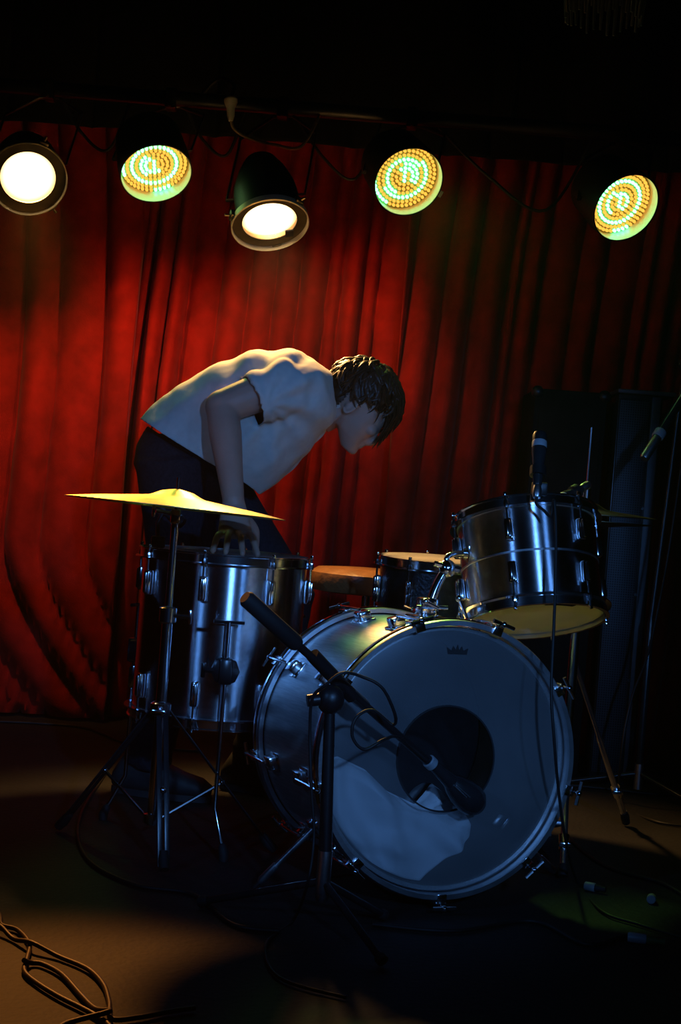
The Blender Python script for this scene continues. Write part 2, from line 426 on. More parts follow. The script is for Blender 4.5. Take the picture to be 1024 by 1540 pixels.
# spurs
for sg in (-1, 1):
    top = V((sg*BR*0.80, -BR*0.60, BD-0.14)); 
    inv = Mb.inverted()
    foot_w = bass_front + side*(sg*0.40) - nB*0.20; foot_w.z = 0.0
    foot_w = fl(380, 1337) if sg < 0 else fl(841, 1318)
    foot = inv @ foot_w
    b = B(); b.box(top*1.0, (0.034, 0.034, 0.05), M=RZ(math.atan2(top.y, top.x)), bevel=0.006)
    br = obj('spur_bracket', b, 'chrome', bass)
    d = (foot-top)
    sp_ = obj('spur', B().tube([top - d*0.06, top + d*0.75], 0.0065, 10), 'worn_chrome', bass)
    obj('spur_sleeve', B().tube([top+d*0.62, top+d*0.64, top+d*0.86, top+d*0.9], [0.006, 0.0095, 0.0095, 0.006], 10), 'worn_chrome', sp_)
    obj('spur_tip', B().tube([top+d*0.88, top+d*0.97, top+d*0.995], [0.005, 0.005, 0.002], 8), 'rubber', sp_)
# tom holder: base plate on the shell, post, L-rod
thp = V((0.02, BR, BD*0.52))
b = B(); b.box(thp+V((0, 0.006, 0)), (0.07, 0.012, 0.09), bevel=0.004); b.box(thp+V((0, 0.03, 0)), (0.042, 0.045, 0.045), bevel=0.008)
holder = obj('tom_holder_base', b, 'chrome', bass)

# pillow inside the drum, a corner poking through the hole
def pillow():
    def lerp(tab, x):
        for (x0, y0), (x1, y1) in zip(tab, tab[1:]):
            if x <= x1: return y0 + (y1-y0)*max(0, (x-x0))/(x1-x0)
        return tab[-1][1]
    topl = [(-0.262, -0.02), (-0.235, -0.008), (-0.17, -0.035), (-0.117, -0.080), (-0.05, -0.108), (-0.03, -0.085), (-0.014, -0.062), (0.01, -0.078), (0.035, -0.104), (0.06, -0.118), (0.088, -0.158), (0.096, -0.20)]
    b = B(); bm = b.bm; nx, ny = 72, 36; front, back = [], []
    Rr = BR-0.014; xa, xb = -0.245, 0.094
    for i in range(nx+1):
        x = xa + (xb-xa)*i/nx; yt = lerp(topl, x-0.012); yb = max(-math.sqrt(Rr*Rr - x*x), lerp([(-0.26, -0.3), (-0.06, -0.285), (0.0, -0.245), (0.05, -0.205), (0.10, -0.168)], x)); yt = max(yt, yb+0.01)
        cf, cb = [], []
        for j in range(ny+1):
            t = j/ny; y = yb + (yt-yb)*t
            e = min(1.0, (1-t)*6)*min(1.0, (i/nx)*14+0.15)*min(1.0, (1-i/nx)*9+0.05)
            e = math.sqrt(max(0.0, e))
            wr = 0.022*noise.noise(V((x*16+y*10, y*20, 1.7))) + 0.012*math.sin(x*60 + y*35 + 3*noise.noise(V((x*8, y*8, 0))))
            z = BD - 0.056 + 0.040*e + wr*e*0.8
            z = min(z, BD+0.0045)
            if x*x + y*y < 0.0105: z += 0.012*e
            cf.append(bm.verts.new((x, y, z))); cb.append(bm.verts.new((x, y, BD - 0.055 - 0.10*e)))
        front.append(cf); back.append(cb)
    for i in range(nx):
        for j in range(ny):
            bm.faces.new((front[i][j], front[i+1][j], front[i+1][j+1], front[i][j+1]))
            bm.faces.new((back[i][j], back[i][j+1], back[i+1][j+1], back[i+1][j]))
    for i in range(nx):
        for j in (0, ny): bm.faces.new((front[i][j], back[i][j], back[i+1][j], front[i+1][j]))
    for j in range(ny):
        for i in (0, nx): bm.faces.new((front[i][j], front[i][j+1], back[i][j+1], back[i][j]))
    return b
pl = obj('pillow', pillow(), 'pillow', smooth=180)
pl.matrix_world = Mb
pl['label'] = 'crumpled white cloth pillow lying inside the bass drum'; pl['category'] = 'pillow'

# --- rack tom
TR, TH = 0.158, 0.225
bot = at(803, 926, 3.50)
tz = V((-0.135, 0.335, 1.0)).normalized()          # leans away from the audience and a little left
Mt = axis_matrix(tz, bot, V((0, 1, 0)))
tom = thing('rack_tom', 'silver rack tom mounted on the bass drum, its pale lower skin showing', 'drum', Mt)
drum(tom, TR, TH, 6, 'silver_wrap', 'tom_skin', 'tom_skin', off=math.radians(70), lug_ln=0.05)
# raised band around the shell and maker's lettering arc on the lower skin
obj('shell_band', B().lathe([(TR-0.001, TH/2-0.003), (TR+0.0012, TH/2-0.002), (TR+0.0012, TH/2+0.002), (TR-0.001, TH/2+0.003)], n=72), 'worn_chrome', tom)
b = B()
Lt = Mt.inverted()
fdir = Lt.to_3x3() @ V((0.25, -1, 0.0)); fa = math.atan2(fdir.y, fdir.x)
for k in range(7):
    a = fa + (k-3)*0.085 + 0.12
    b.box((math.cos(a)*TR*0.80, math.sin(a)*TR*0.80, -0.0068), (0.012, 0.009, 0.0012), M=RZ(a))
obj('emblem', b, 'ink', tom, label='short dark arc of worn maker marks')
# bracket + L rod on the left of the tom, down to the holder on the bass drum
pst_bot = Mb @ (thp + V((0, 0.045, 0)))
brk = at(697, 832, 3.50)
cl = at(672, 855, 3.47)
b = B(); b.box(brk + V((0.022, 0, 0)), (0.03, 0.05, 0.05), bevel=0.008); b.tube([brk, brk+V((0.055, 0.0, 0.004))], 0.012, 12)
obj('tom_bracket', b, 'chrome', tom, world=True)
hp = B()
hp.tube(spline([pst_bot - V((0, 0, 0.03)), pst_bot + (cl-pst_bot)*0.55, cl], 4), 0.0105, 12)
hp.tube(spline([cl, cl + V((0.0, 0.0, 0.028)), brk, brk + V((0.04, 0, 0.004))], 4), 0.0065, 10)
hp.ball(cl, 0.021, u=14, v=10)
hp.tube([cl + V((-0.03, -0.012, 0.01)), cl + V((0.028, 0.0, 0.0))], [0.006, 0.010], 8)
post = obj('tom_holder_post', hp, 'chrome', bass, world=True)
wb = B()
for (px, py, dx, dz) in ((640, 905, 0.03, -0.012), (690, 900, 0.022, -0.045)):
    p = at(px, py, 3.40); wb.tube([p, p + V((dx, 0, dz))], [0.005, 0.004], 8); wb.ball(p, 0.008, u=10, v=6)
pp = Mb @ (thp + V((0, 0.03, 0.03)))
wb.tube([pp + V((-0.035, 0, 0)), pp + V((0.035, 0, 0.004))], 0.0045, 8)
wb.tube([pp, pp + V((0, 0.03, 0))], 0.006, 8)
obj('wing_bolt', wb, 'chrome', bass, world=True)

# --- floor tom
FR, FH = 0.203, 0.385
fc = at(322, 1062, 3.80); fc.z = 0.305
Mf = T(fc)
ftom = thing('floor_tom', 'tall silver floor tom standing on three legs under the ride cymbal', 'drum', Mf)
drum(ftom, FR, FH, 8, 'silver_wrap', 'white_skin', 'white_skin', off=math.radians(-90-9), lug_ln=0.06)
def ft_leg(a, flip):
    c, s = math.cos(a), math.sin(a); e = V((c, s, 0)); t = V((-s, c, 0))
    r = FR+0.030
    zt = 0.245; pts = [e*r + V((0, 0, zt)), e*r + V((0, 0, 0.0)), e*r + V((0, 0, -0.19)), e*(r+0.03) + t*(0.018*flip) + V((0, 0, -0.262)), e*(r+0.04) + t*(0.026*flip) + V((0, 0, -0.285))]
    leg = obj('leg', B().tube(pts, 0.0052, 10), 'chrome', ftom)
    b = B(); b.tube([e*r - t*0.036 + V((0, 0, zt)), e*r + t*0.036 + V((0, 0, zt))], 0.0045, 8)
    obj('leg_handle', b, 'chrome', leg)
    fb = B(); fb.tube([pts[3]+(pts[4]-pts[3])*0.2, pts[3]+(pts[4]-pts[3])*0.4, pts[4]+V((0, 0, -0.006)), pts[4]+V((0, 0, -0.0195))], [0.006, 0.010, 0.012, 0.011], 12)
    obj('rubber_foot', fb, 'rubber', leg)
    kb = B(); Mr = RZ(a)
    kb.solid([(0.026, -0.03), (0.034, -0.022), (0.034, 0.022), (0.026, 0.03)], T(e*(FR+0.022)+V((0, 0, 0.13))) @ Mr @ Matrix.Rotation(PI/2, 4, 'Y') @ Matrix.Scale(0.5, 4, V((0, 0, 1))), 8)
    kb.box(e*(FR+0.028)+V((0, 0, 0.13)), (0.034, 0.032, 0.062), M=Mr, bevel=0.006)
    kb.tube([e*(FR+0.030)+t*(-0.012)+V((0, 0, 0.13)), e*(FR+0.030)-t*0.05+V((0, 0, 0.13))], [0.007, 0.006], 8)
    kb.box(e*(FR+0.030)-t*0.052+V((0, 0, 0.13)), (0.007, 0.010, 0.036), M=Mr, bevel=0.003)
    obj('leg_bracket', kb, 'black_satin', ftom)
for a, fp in ((-81, 1), (39, 1), (159, 1)): ft_leg(math.radians(a), fp)

# --- snare drum and its stand
sc_ = at(664, 905, 4.12); top_s = at(664, 846, 4.12); sc_.z = top_s.z - 0.155
Ms = T(sc_) @ Matrix.Rotation(math.radians(2), 4, 'X')
snare = thing('snare_drum', 'dark snare drum with chrome lugs behind the bass drum', 'drum', Ms)
drum(snare, 0.172, 0.15, 8, 'dark_wrap', 'white_skin', 'white_skin', off=math.radians(12), lug_ln=0.045)
ss = thing('snare_stand', 'chrome folding stand carrying the snare drum', 'stand', T(V((sc_.x, sc_.y, 0))))
b = B()
for k in range(3):
    a = k*2*PI/3 + 0.5; e = V((math.cos(a), math.sin(a), 0))
    arm = B(); zz = sc_.z - 0.024
    arm.tube([V((0, 0, zz-0.10)), e*0.13 + V((0, 0, zz-0.02)), e*0.19 + V((0, 0, zz-0.008)), e*0.212 + V((0, 0, zz+0.02))], [0.006, 0.006, 0.006, 0.006], 8)
    obj('basket_arm', arm, 'chrome', ss)
    lg = B(); a2 = a+0.5; e2 = V((math.cos(a2), math.sin(a2), 0))
    lg.tube([V((0, 0, 0.26)), e2*0.26 + V((0, 0, 0.012))], 0.007, 8); lg.tube([V((0, 0, 0.10)), e2*0.14 + V((0, 0, 0.12))], 0.004, 8)
    l = obj('leg', lg, 'chrome', ss)
    obj('rubber_foot', B().tube([e2*0.245+V((0, 0, 0.026)), e2*0.268+V((0, 0, 0.011))], 0.011, 8), 'rubber', l)
obj('pole', B().tube([V((0, 0, 0.08)), V((0, 0, sc_.z-0.12))], 0.0125, 12), 'chrome', ss)

# --- drum throne
tp = at(552, 868, 4.62)
thr = thing('drum_throne', 'round drum stool with a brown shiny vinyl seat behind the kit', 'stool', T(V((tp.x, tp.y, 0))))
zt = tp.z
obj('seat', B().solid([(0.13, zt-0.05), (0.168, zt-0.045), (0.176, zt-0.02), (0.172, zt+0.008), (0.15, zt+0.022), (0.09, zt+0.026), (0.0, zt+0.027)], n=40), 'vinyl', thr)
obj('pole', B().tube([V((0, 0, 0.10)), V((0, 0, zt-0.05))], 0.014, 12), 'chrome', thr)
for k in range(3):
    a = k*2*PI/3+0.3; e = V((math.cos(a), math.sin(a), 0))
    lg = B(); lg.tube([V((0, 0, 0.30)), e*0.25+V((0, 0, 0.013))], 0.009, 8); lg.tube([V((0, 0, 0.12)), e*0.13+V((0, 0, 0.15))], 0.005, 8)
    l = obj('leg', lg, 'chrome', thr)
    obj('rubber_foot', B().tube([e*0.235+V((0, 0, 0.028)), e*0.258+V((0, 0, 0.012))], 0.012, 8), 'rubber', l)

# ------------------------------------------------------------------ ride cymbal on its stand
cc = at(267, 741, 3.52)
cbase = V((cc.x, cc.y, 0))
cst = thing('cymbal_stand', 'chrome tripod cymbal stand in front of the floor tom', 'stand', T(cbase))
h_c = cc.z
obj('lower_tube', B().tube([V((0, 0, 0.075)), V((0, 0, 0.56))], 0.0125, 14), 'chrome', cst)
obj('upper_tube', B().tube([V((0, 0, 0.54)), V((0, 0, h_c-0.06))], 0.0085, 12), 'chrome', cst)
b = B(); b.solid([(0.013, 0), (0.020, 0.004), (0.020, 0.036), (0.013, 0.04)], T(0, 0, 0.54), 16); b.tube([V((0.015, -0.01, 0.56)), V((0.05, -0.012, 0.56))], 0.005, 8); b.box((0.052, -0.012, 0.56), (0.008, 0.008, 0.034), bevel=0.003)
obj('height_collar', b, 'chrome', cst)
b = B(); b.box((0, 0, h_c-0.055), (0.022, 0.026, 0.034), bevel=0.005); b.tube([V((0, 0, h_c-0.05)), V((0, 0, h_c+0.035))], 0.004, 8)
b.tube([V((-0.005, 0, h_c-0.05)), V((-0.045, -0.01, h_c-0.045))], 0.005, 8); b.box((-0.05, -0.011, h_c-0.045), (0.007, 0.01, 0.03), bevel=0.003)
b.solid([(0.018, h_c-0.016), (0.018, h_c-0.012)], n=16)
til = obj('tilter', b, 'chrome', cst)
obj('tilter_felt', B().solid([(0.015, h_c-0.012), (0.017, h_c-0.006), (0.013, h_c-0.001)], n=16), 'black_cloth', til)
b = B(); b.solid([(0.016, 0.325), (0.024, 0.33), (0.024, 0.355), (0.016, 0.36)], n=16); b.tube([V((0, -0.02, 0.343)), V((0.0, -0.045, 0.343))], 0.005, 8); b.box((0, -0.048, 0.343), (0.032, 0.008, 0.009), bevel=0.003)
obj('leg_collar', b, 'chrome', cst)
obj('brace_collar', B().solid([(0.015, 0.078), (0.021, 0.08), (0.021, 0.1), (0.015, 0.102)], n=16), 'chrome', cst)
for a in (-97, 23, 143):
    a = math.radians(a); e = V((math.cos(a), math.sin(a), 0)); t = V((-e.y, e.x, 0))
    lg = B()
    p0, p1 = e*0.018 + V((0, 0, 0.343)), e*0.30 + V((0, 0, 0.016))
    if e.y < -0.5:
        p1 = fl(246, 1304, 0.016) - cbase; e = V((p1.x, p1.y, 0)).normalized(); t = V((-e.y, e.x, 0)); p0 = e*0.018 + V((0, 0, 0.343))
    for s in (-1, 1): lg.box((p0+p1)/2 + t*(0.008*s), (0.012, 0.003, (p1-p0).length), M=axis_matrix(p1-p0, xref=t).to_3x3().to_4x4() @ RZ(PI/2) if False else axis_matrix(p1-p0, xref=e), bevel=0.001)
    l = obj('leg', lg, 'black_satin', cst)
    mid = p0+(p1-p0)*0.52
    bl = B(); bl.tube([e*0.02+V((0, 0, 0.09)), mid], 0.004, 8); bl.ball(mid, 0.009, u=10, v=6)
    obj('leg_brace', bl, 'chrome', l)
    obj('rubber_foot', B().tube([p1+(p0-p1)*0.10, p1+(p0-p1)*0.04, p1 + e*0.008 + V((0, 0, -0.004))], [0.010, 0.013, 0.011], 10), 'rubber', l)
tilt = Matrix.Rotation(math.radians(2.0), 4, 'Y') @ Matrix.Rotation(math.radians(-1.5), 4, 'X')
def cymbal_mesh(R, bellr, rise, th=0.0016):
    prof = []
    for r, z in ((0.0065, 0), (0.012, -0.0008), (bellr*0.6, -0.006), (bellr*0.9, -0.015), (bellr*1.05, -0.0185), (bellr*1.3, -0.0205), (R*0.5, -0.0205-rise*0.25), (R*0.7, -0.0205-rise*0.5), (R*0.85, -0.0205-rise*0.74), (R*0.96, -0.0205-rise*0.93), (R, -0.0205-rise)): prof.append((r, z+0.008))
    back = [(r, z-th) for r, z in prof[::-1]]
    return B().lathe(prof+back, n=96)
cy = obj('ride_cymbal', cymbal_mesh(0.254, 0.062, 0.022), 'bronze', smooth=30)
cy.matrix_world = T(cc) @ tilt
cy['label'] = 'wide bronze ride cymbal on the stand beside the floor tom'; cy['category'] = 'cymbal'

# ------------------------------------------------------------------ hi-hat at the right
hc = at(880, 770, 3.86)
hb = V((hc.x, hc.y, 0))
hst = thing('hi_hat_stand', 'chrome hi-hat stand with thin upright rod behind the rack tom', 'stand', T(hb))
rt = at(891, 643, 3.86)
obj('pull_rod', B().tube([V((0, 0, 0.10)), V((0, 0, rt.z))], 0.0038, 8), 'chrome', hst)
obj('tube', B().tube([V((0, 0, 0.12)), V((0, 0, 0.5)), V((0, 0, hc.z-0.0545))], [0.0125, 0.0125, 0.009], 12), 'chrome', hst)
b = B(); b.solid([(0.006, hc.z+0.028), (0.011, hc.z+0.03), (0.011, hc.z+0.06), (0.007, hc.z+0.064)], n=14); b.tube([V((0, 0, hc.z+0.05)), V((-0.026, -0.006, hc.z+0.054))], 0.004, 8); b.box((-0.028, -0.006, hc.z+0.056), (0.006, 0.006, 0.024), bevel=0.002)
obj('clutch', b, 'chrome', hst)
obj('foot_plate', B().box((-0.03, 0.12, 0.055), (0.085, 0.26, 0.012), M=Matrix.Rotation(math.radians(-14), 4, 'X'), bevel=0.003), 'worn_chrome', hst)
obj('heel_plate', B().box((-0.03, 0.255, 0.008), (0.09, 0.06, 0.014), bevel=0.003), 'worn_chrome', hst)
f1 = fl(941, 1243) - hb
for e, ln in ((f1.normalized(), f1.length), (V((-0.25, 0.95, 0)).normalized(), 0.24), (V((-0.1, -1, 0)).normalized(), 0.26)):
    zt_ = 0.50 if ln > 0.3 else 0.33
    p0 = V((0, 0, zt_)); p1 = e*ln + V((0, 0, 0.016)); d = p1-p0
    l = obj('leg', B().tube([p0, p0+d*0.45, p0+d*0.46, p0+d*0.8, p0+d*0.96], [0.006, 0.006, 0.0085, 0.0085, 0.008], 10), 'worn_chrome', hst)
    obj('rubber_foot', B().tube([p0+d*0.94, p0+d*0.97, p1+V((0, 0, -0.004))], [0.010, 0.013, 0.0115], 10), 'rubber', l)
    cb = B(); q = p0+d*0.80; cb.tube([q-d.normalized()*0.02, q+d.normalized()*0.02], 0.013, 10); cb.box(q+V((0, -0.018, 0)), (0.03, 0.01, 0.012), bevel=0.003)
    obj('leg_clamp', cb, 'chrome', l)
for nm, dz, flip in (('top', 0.020, 1), ('bottom', -0.004, -1)):
    b = cymbal_mesh(0.178, 0.05, 0.012)
    h_ = obj('hi_hat_cymbal', b, 'dull_bronze', smooth=30)
    Mx = T(hc + V((0, 0, dz)))
    if flip < 0: Mx = T(hc+V((0, 0, -0.046))) @ Matrix.Rotation(PI, 4, 'X')
    h_.matrix_world = Mx
    h_['label'] = 'upper dull bronze hi-hat cymbal behind the rack tom' if flip > 0 else 'lower upturned hi-hat cymbal behind the rack tom'
    h_['category'] = 'cymbal'

# ------------------------------------------------------------------ microphones, stands, cables
def dyn_mic(root, M, L=0.10, r=0.016, band=True, body='black_satin', tail=0.030):
    """a small dynamic microphone along local z, grille end at +z; part meshes under root"""
    b = B(); b.solid([(r*0.55, 0), (r*0.62, 0.004), (r*0.8, L*0.4), (r, L*0.62), (r, L*0.70)], M, 20)
    obj('body', b, body, root, world=True)
    b = B(); b.solid([(r*0.99, L*0.70), (r*1.02, L*0.72), (r*1.02, L*0.80), (r*0.99, L*0.82)], M, 20)
    if band: obj('band', b, 'grey_band', root, world=True, label='pale grey band')
    b = B(); b.solid([(r*0.98, L*0.82), (r*1.0, L*0.93), (r*0.85, L*0.98), (r*0.5, L*1.0)], M, 20)
    obj('grille_cap', b, 'black_metal', root, world=True)
    b = B(); b.solid([(r*0.5, -tail), (r*0.62, -tail+0.005), (r*0.62, -0.010), (r*0.5, 0.0)], M, 14)
    obj('connector', b, 'worn_chrome', root, world=True)
def cable(name, pts, r, mat, label, group=None, n=8):
    o = obj(name, B().tube(spline(pts, n), r, 8), mat, smooth=60)
    o['label'] = label; o['category'] = 'cable'
    if group: o['group'] = group
    return o

# kick mic on a short boom stand
mb = at(485, 1337, 2.98); mbase = V((mb.x, mb.y, 0))
mst = thing('microphone_stand', 'black boom microphone stand leaning its arm across the bass drum skin', 'stand', T(mbase))
clamp = at(497, 1052, 2.98)
obj('pole', B().tube([V((mb.x, mb.y, 0.16)), clamp - V((0, 0, 0.02))], [0.0135, 0.0105], 12), 'black_metal', mst, world=True)
obj('pole_foot', B().tube([V((mb.x, mb.y, 0.07)), V((mb.x, mb.y, 0.08)), V((mb.x, mb.y, 0.17))], [0.011, 0.0145, 0.0145], 14), 'worn_chrome', mst, world=True)
def bp(px, py):                      # the boom is straight: depth follows the pixel along it
    t = (px-365)/(700-365); return at(px, py, 2.86 + 0.345*t)
e0, e1 = bp(368, 898), bp(648, 1150)
dirb = (e1-e0).normalized()
arm = obj('boom_arm', B().tube([e0+dirb*0.05, e1-dirb*0.005], 0.0085, 12), 'black_metal', mst, world=True)
obj('counterweight', B().tube([e0, e0+dirb*0.006, e0+dirb*0.150, e0+dirb*0.158], [0.012, 0.0165, 0.0165, 0.0125], 16), 'rubber', mst, world=True)
b = B(); b.ball(clamp, (0.027, 0.024, 0.030), u=16, v=10); b.tube([clamp, bp(508, 1036)], 0.017, 12); b.tube([bp(470, 985), bp(530, 1048)], 0.0145, 12)
b.tube([clamp + V((-0.022, -0.01, 0.0)), clamp+V((-0.045, -0.015, -0.004))], [0.013, 0.012], 12)
obj('boom_clamp', b, 'black_metal', mst, world=True)
b = B(); q = bp(530, 1045); b.tube([q - dirb*0.03, q+dirb*0.04], 0.0128, 12)
obj('boom_sleeve', b, 'worn_chrome', mst, world=True)
for ex, ey in ((None, None), (0.20, -0.22), (0.22, 0.20)):
    tip = fl(300, 1365) - mbase if ex is None else V((ex*0.6, ey*0.75, 0))
    p0 = V((0, 0, 0.11)); p1 = tip + V((0, 0, 0.012)); l = obj('leg', B().tube([p0, p1], 0.0075, 10), 'black_satin', mst)
    d = (p1-p0); obj('rubber_foot', B().tube([p0+d*0.93, p0+d*0.95, p0+d*1.0], [0.009, 0.0118, 0.0118], 10), 'rubber', l)
# mic body
km = thing('kick_microphone', 'fat black egg-shaped microphone in front of the bass drum hole', 'microphone', T(bp(700, 1200)))
m0 = bp(645, 1145); m1 = bp(718, 1212); dm = (m1-m0).normalized(); Lm = (m1-m0).length
Mk = axis_matrix(dm, m0)
obj('stem', B().solid([(0.010, -0.01), (0.012, 0.0), (0.012, 0.02), (0.016, Lm*0.38), (0.019, Lm*0.48)], Mk, 18), 'black_satin', km, world=True)
obj('ring', B().solid([(0.0125, -0.004), (0.0145, -0.002), (0.0145, 0.012), (0.0125, 0.014)], Mk, 18), 'grey_band', km, world=True, label='pale ring')
obj('capsule', B().solid([(0.016, Lm*0.42), (0.024, Lm*0.52), (0.0315, Lm*0.68), (0.034, Lm*0.80), (0.031, Lm*0.93), (0.020, Lm*1.02), (0.006, Lm*1.05)], Mk, 28), 'black_satin', km, world=True)
a_, b_ = frame_of(dm)
rb = B()
for s in (-1, 0, 1):
    o_ = (a_*0.6*s - V((0, 1, 0))*0.9).normalized()
    rb.tube([m0+dm*(Lm*0.50)+o_*0.0215, m0+dm*(Lm*0.62)+o_*0.0285, m0+dm*(Lm*0.74)+o_*0.0325], 0.0022, 6)
obj('rib', rb, 'worn_chrome', km, world=True)
# its cable: along the boom, looping off it, then down the pole
cable('microphone_cable', [bp(640, 1146)+V((0, -0.013, 0.006)), bp(600, 1108)+V((0, -0.017, 0)), at(578, 1112, 2.98), at(548, 1127, 2.96), at(530, 1108, 2.95), at(535, 1080, 2.95), at(560, 1068, 2.97), at(590, 1090, 2.99), at(594, 1075, 2.96), at(575, 1035, 2.93), at(545, 1018, 2.92), at(515, 1012, 2.90), at(490, 1030, 2.90), at(470, 1050, 2.92), at(466, 1100, 2.94), at(468, 1180, 2.94), at(472, 1260, 2.94), at(462, 1330, 2.92), fl(440, 1385, 0.006), fl(400, 1420, 0.006), fl(420, 1470, 0.006), fl(520, 1500, 0.006)], 0.0032, 'cable_rubber', 'thin black cable looped around the boom of the bass drum microphone')

# rack tom mic, clipped on the near rim, pointing down over the skin
def clip_mic(label, rim, base, tip, group=None):
    t = thing('clip_microphone', label, 'microphone', T(rim), group)
    M = axis_matrix(tip-base, base)
    dyn_mic(t, M, (tip-base).length, 0.0165)
    b = B(); b.box(rim, (0.034, 0.028, 0.030), bevel=0.004); b.tube([rim, rim + (base-rim)*0.5 + V((0.0, -0.01, 0)), base + (tip-base)*0.25], [0.006, 0.005, 0.006], 8)
    b.tube([base+(tip-base)*0.18, base+(tip-base)*0.34], 0.0185, 14)
    obj('rim_clip', b, 'black_metal', t, world=True)
    return t
rim1 = Mt @ V((0, 0, TH+0.012)); 
tdir = (V((0, -1, 0)) - tz*V((0, -1, 0)).dot(tz)).normalized(); tx = tz.cross(tdir)
rim_n = Mt @ V((0, 0, TH+0.016)) + tdir*(TR+0.008) - tx*(-0.015)
clip_mic('black clip-on microphone standing on the near rim of the rack tom', rim_n+V((0, -0.012, 0.008)), at(808, 730, 3.375), at(812, 650, 3.43))
rim_f = Mt @ V((0, 0, TH+0.016)) - tdir*(TR*0.9) + tx*(-0.05)
clip_mic('black clip-on microphone stooping over the far rim of the rack tom', rim_f, at(874, 735, 3.66), at(838, 756, 3.60))
cm_b = at(808, 730, 3.375); cm_d = (at(812, 650, 3.43)-cm_b).normalized()
cable('microphone_cable', [cm_b - cm_d*0.026, cm_b - cm_d*0.045, at(818, 768, 3.345), at(828, 776, 3.33), at(833, 752, 3.325), at(836, 800, 3.30), at(835, 880, 3.26), at(832, 960, 3.22), at(829, 1040, 3.20), at(833, 1110, 3.20), at(840, 1190, 3.24), at(850, 1260, 3.32), fl(868, 1325, 0.006), fl(905, 1370, 0.006), fl(960, 1390, 0.006), fl(1060, 1420, 0.006)], 0.0034, 'cable_rubber', 'black cable hanging down the front of the rack tom')
# floor tom mic at the left rim
a_ = math.radians(150); rimL = fc + V((math.cos(a_)*(FR+0.008), math.sin(a_)*(FR+0.008), FH+0.022))
clip_mic('black clip-on microphone on the rim of the floor tom under the ride cymbal', rimL, rimL+V((-0.012, 0.03, 0.095)), rimL+V((0.06, 0.01, 0.05)))

# overhead mic at the right, on its own tall stand
sb_ = fl(958, 1196); pole_top = at(1019, 690, sb_.y)
ost = thing('microphone_stand', 'tall thin black microphone stand beside the column loudspeaker', 'stand', T(V((sb_.x, sb_.y, 0))))
obj('pole', B().tube([V((sb_.x, sb_.y, 0.03)), V((sb_.x, sb_.y, 0.55)), V((sb_.x, sb_.y, 0.56)), pole_top + V((0, 0, 0.30))], [0.011, 0.011, 0.0075, 0.0075], 12), 'black_satin', ost, world=True)
obj('pole_foot', B().tube([V((sb_.x, sb_.y, 0.02)), V((sb_.x, sb_.y, 0.10))], 0.015, 12), 'worn_chrome', ost, world=True)
mt_, mb_ = at(968, 690, 4.45), at(1022, 604, 4.55)
dmm = (mb_-mt_).normalized(); end = mb_ + dmm*0.42
b = B(); b.tube([mb_+dmm*0.03, end], 0.0075, 10)
bt = pole_top + V((0, 0, 0.30)); b.tube([bt, end], 0.008, 10); b.ball(bt, 0.022, u=12, v=8); b.ball(end, 0.016, u=12, v=8)
obj('boom_arm', b, 'black_satin', ost, world=True)
for a in (175, -55, 60):
    a = math.radians(a); e = V((math.cos(a), math.sin(a), 0))
    l = obj('leg', B().tube([V((0, 0, 0.07)), e*0.27+V((0, 0, 0.013))], 0.008, 10), 'black_satin', ost)
    obj('rubber_foot', B().tube([e*0.25+V((0, 0, 0.017)), e*0.285+V((0, 0, 0.0128))], 0.0122, 10), 'rubber', l)
om = thing('overhead_microphone', 'slim black microphone with a pale band hanging from the tall stand', 'microphone', T(mt_))
Mo = axis_matrix(-dmm, mb_); Lo = (mb_-mt_).length
obj('body', B().solid([(0.010, -0.05), (0.012, -0.04), (0.0125, 0.0), (0.0135, Lo*0.55)], Mo, 18), 'black_satin', om, world=True)
obj('band', B().solid([(0.0165, Lo*0.52), (0.018, Lo*0.53), (0.018, Lo*0.62), (0.0165, Lo*0.63)], Mo, 18), 'grey_band', om, world=True, label='pale grey band')
obj('barrel', B().solid([(0.0145, Lo*0.62), (0.0145, Lo*0.97), (0.012, Lo)], Mo, 18), 'worn_chrome', om, world=True)
cable('microphone_cable', [mb_+dmm*0.03+V((0.02, -0.01, 0)), at(1016, 760, 4.6), at(1000, 860, 4.6), at(975, 980, 4.62), at(950, 1050, 4.64), at(935, 1130, 4.62), fl(935, 1205, 0.006), fl(985, 1235, 0.006), fl(1060, 1245, 0.006)], 0.004, 'cable_rubber', 'thin black cable falling from the slim overhead microphone')

# ------------------------------------------------------------------ loudspeakers at the right
cl0 = fl(905, 1180); cy0 = 4.98
xL = at(931, 591, cy0).x; zT = at(931, 591, cy0).z; xR = at(977, 596, cy0).x + 0.045
col_ = thing('column_loudspeaker', 'tall narrow column loudspeaker with perforated grille and metal edge strip', 'loudspeaker', T(V(((xL+xR)/2, cy0, 0))))
wd = xR-xL
obj('cabinet', B().box((0, 0.11, zT/2), (wd, 0.22, zT), bevel=0.006), 'black_satin', col_)
obj('grille', B().box((-wd*0.14, -0.004, zT/2+0.01), (wd*0.66, 0.012, zT-0.06), bevel=0.002), 'grille', col_)
obj('edge_strip', B().box((wd*0.34, -0.005, zT/2+0.01), (wd*0.2, 0.016, zT-0.03), bevel=0.003), 'strip_metal', col_)
obj('top_cap', B().box((wd*0.1, 0.10, zT+0.006), (wd*1.3, 0.25, 0.014), bevel=0.003), 'strip_metal', col_)
s0 = obj('screw', B().solid([(0.0055, 0), (0.005, -0.003), (0.002, -0.005)], T(wd*0.22, -0.010, zT-0.37) @ Matrix.Rotation(-PI/2, 4, 'X') @ Matrix.Scale(-1, 4, V((0, 0, 1))), 12), 'chrome', col_)
for dz in (-0.28, -0.56): dup(s0, T(0, 0, dz), col_)
x0 = at(804, 590, 5.02).x; x1 = xL-0.03; z1 = at(860, 588, 5.02).z
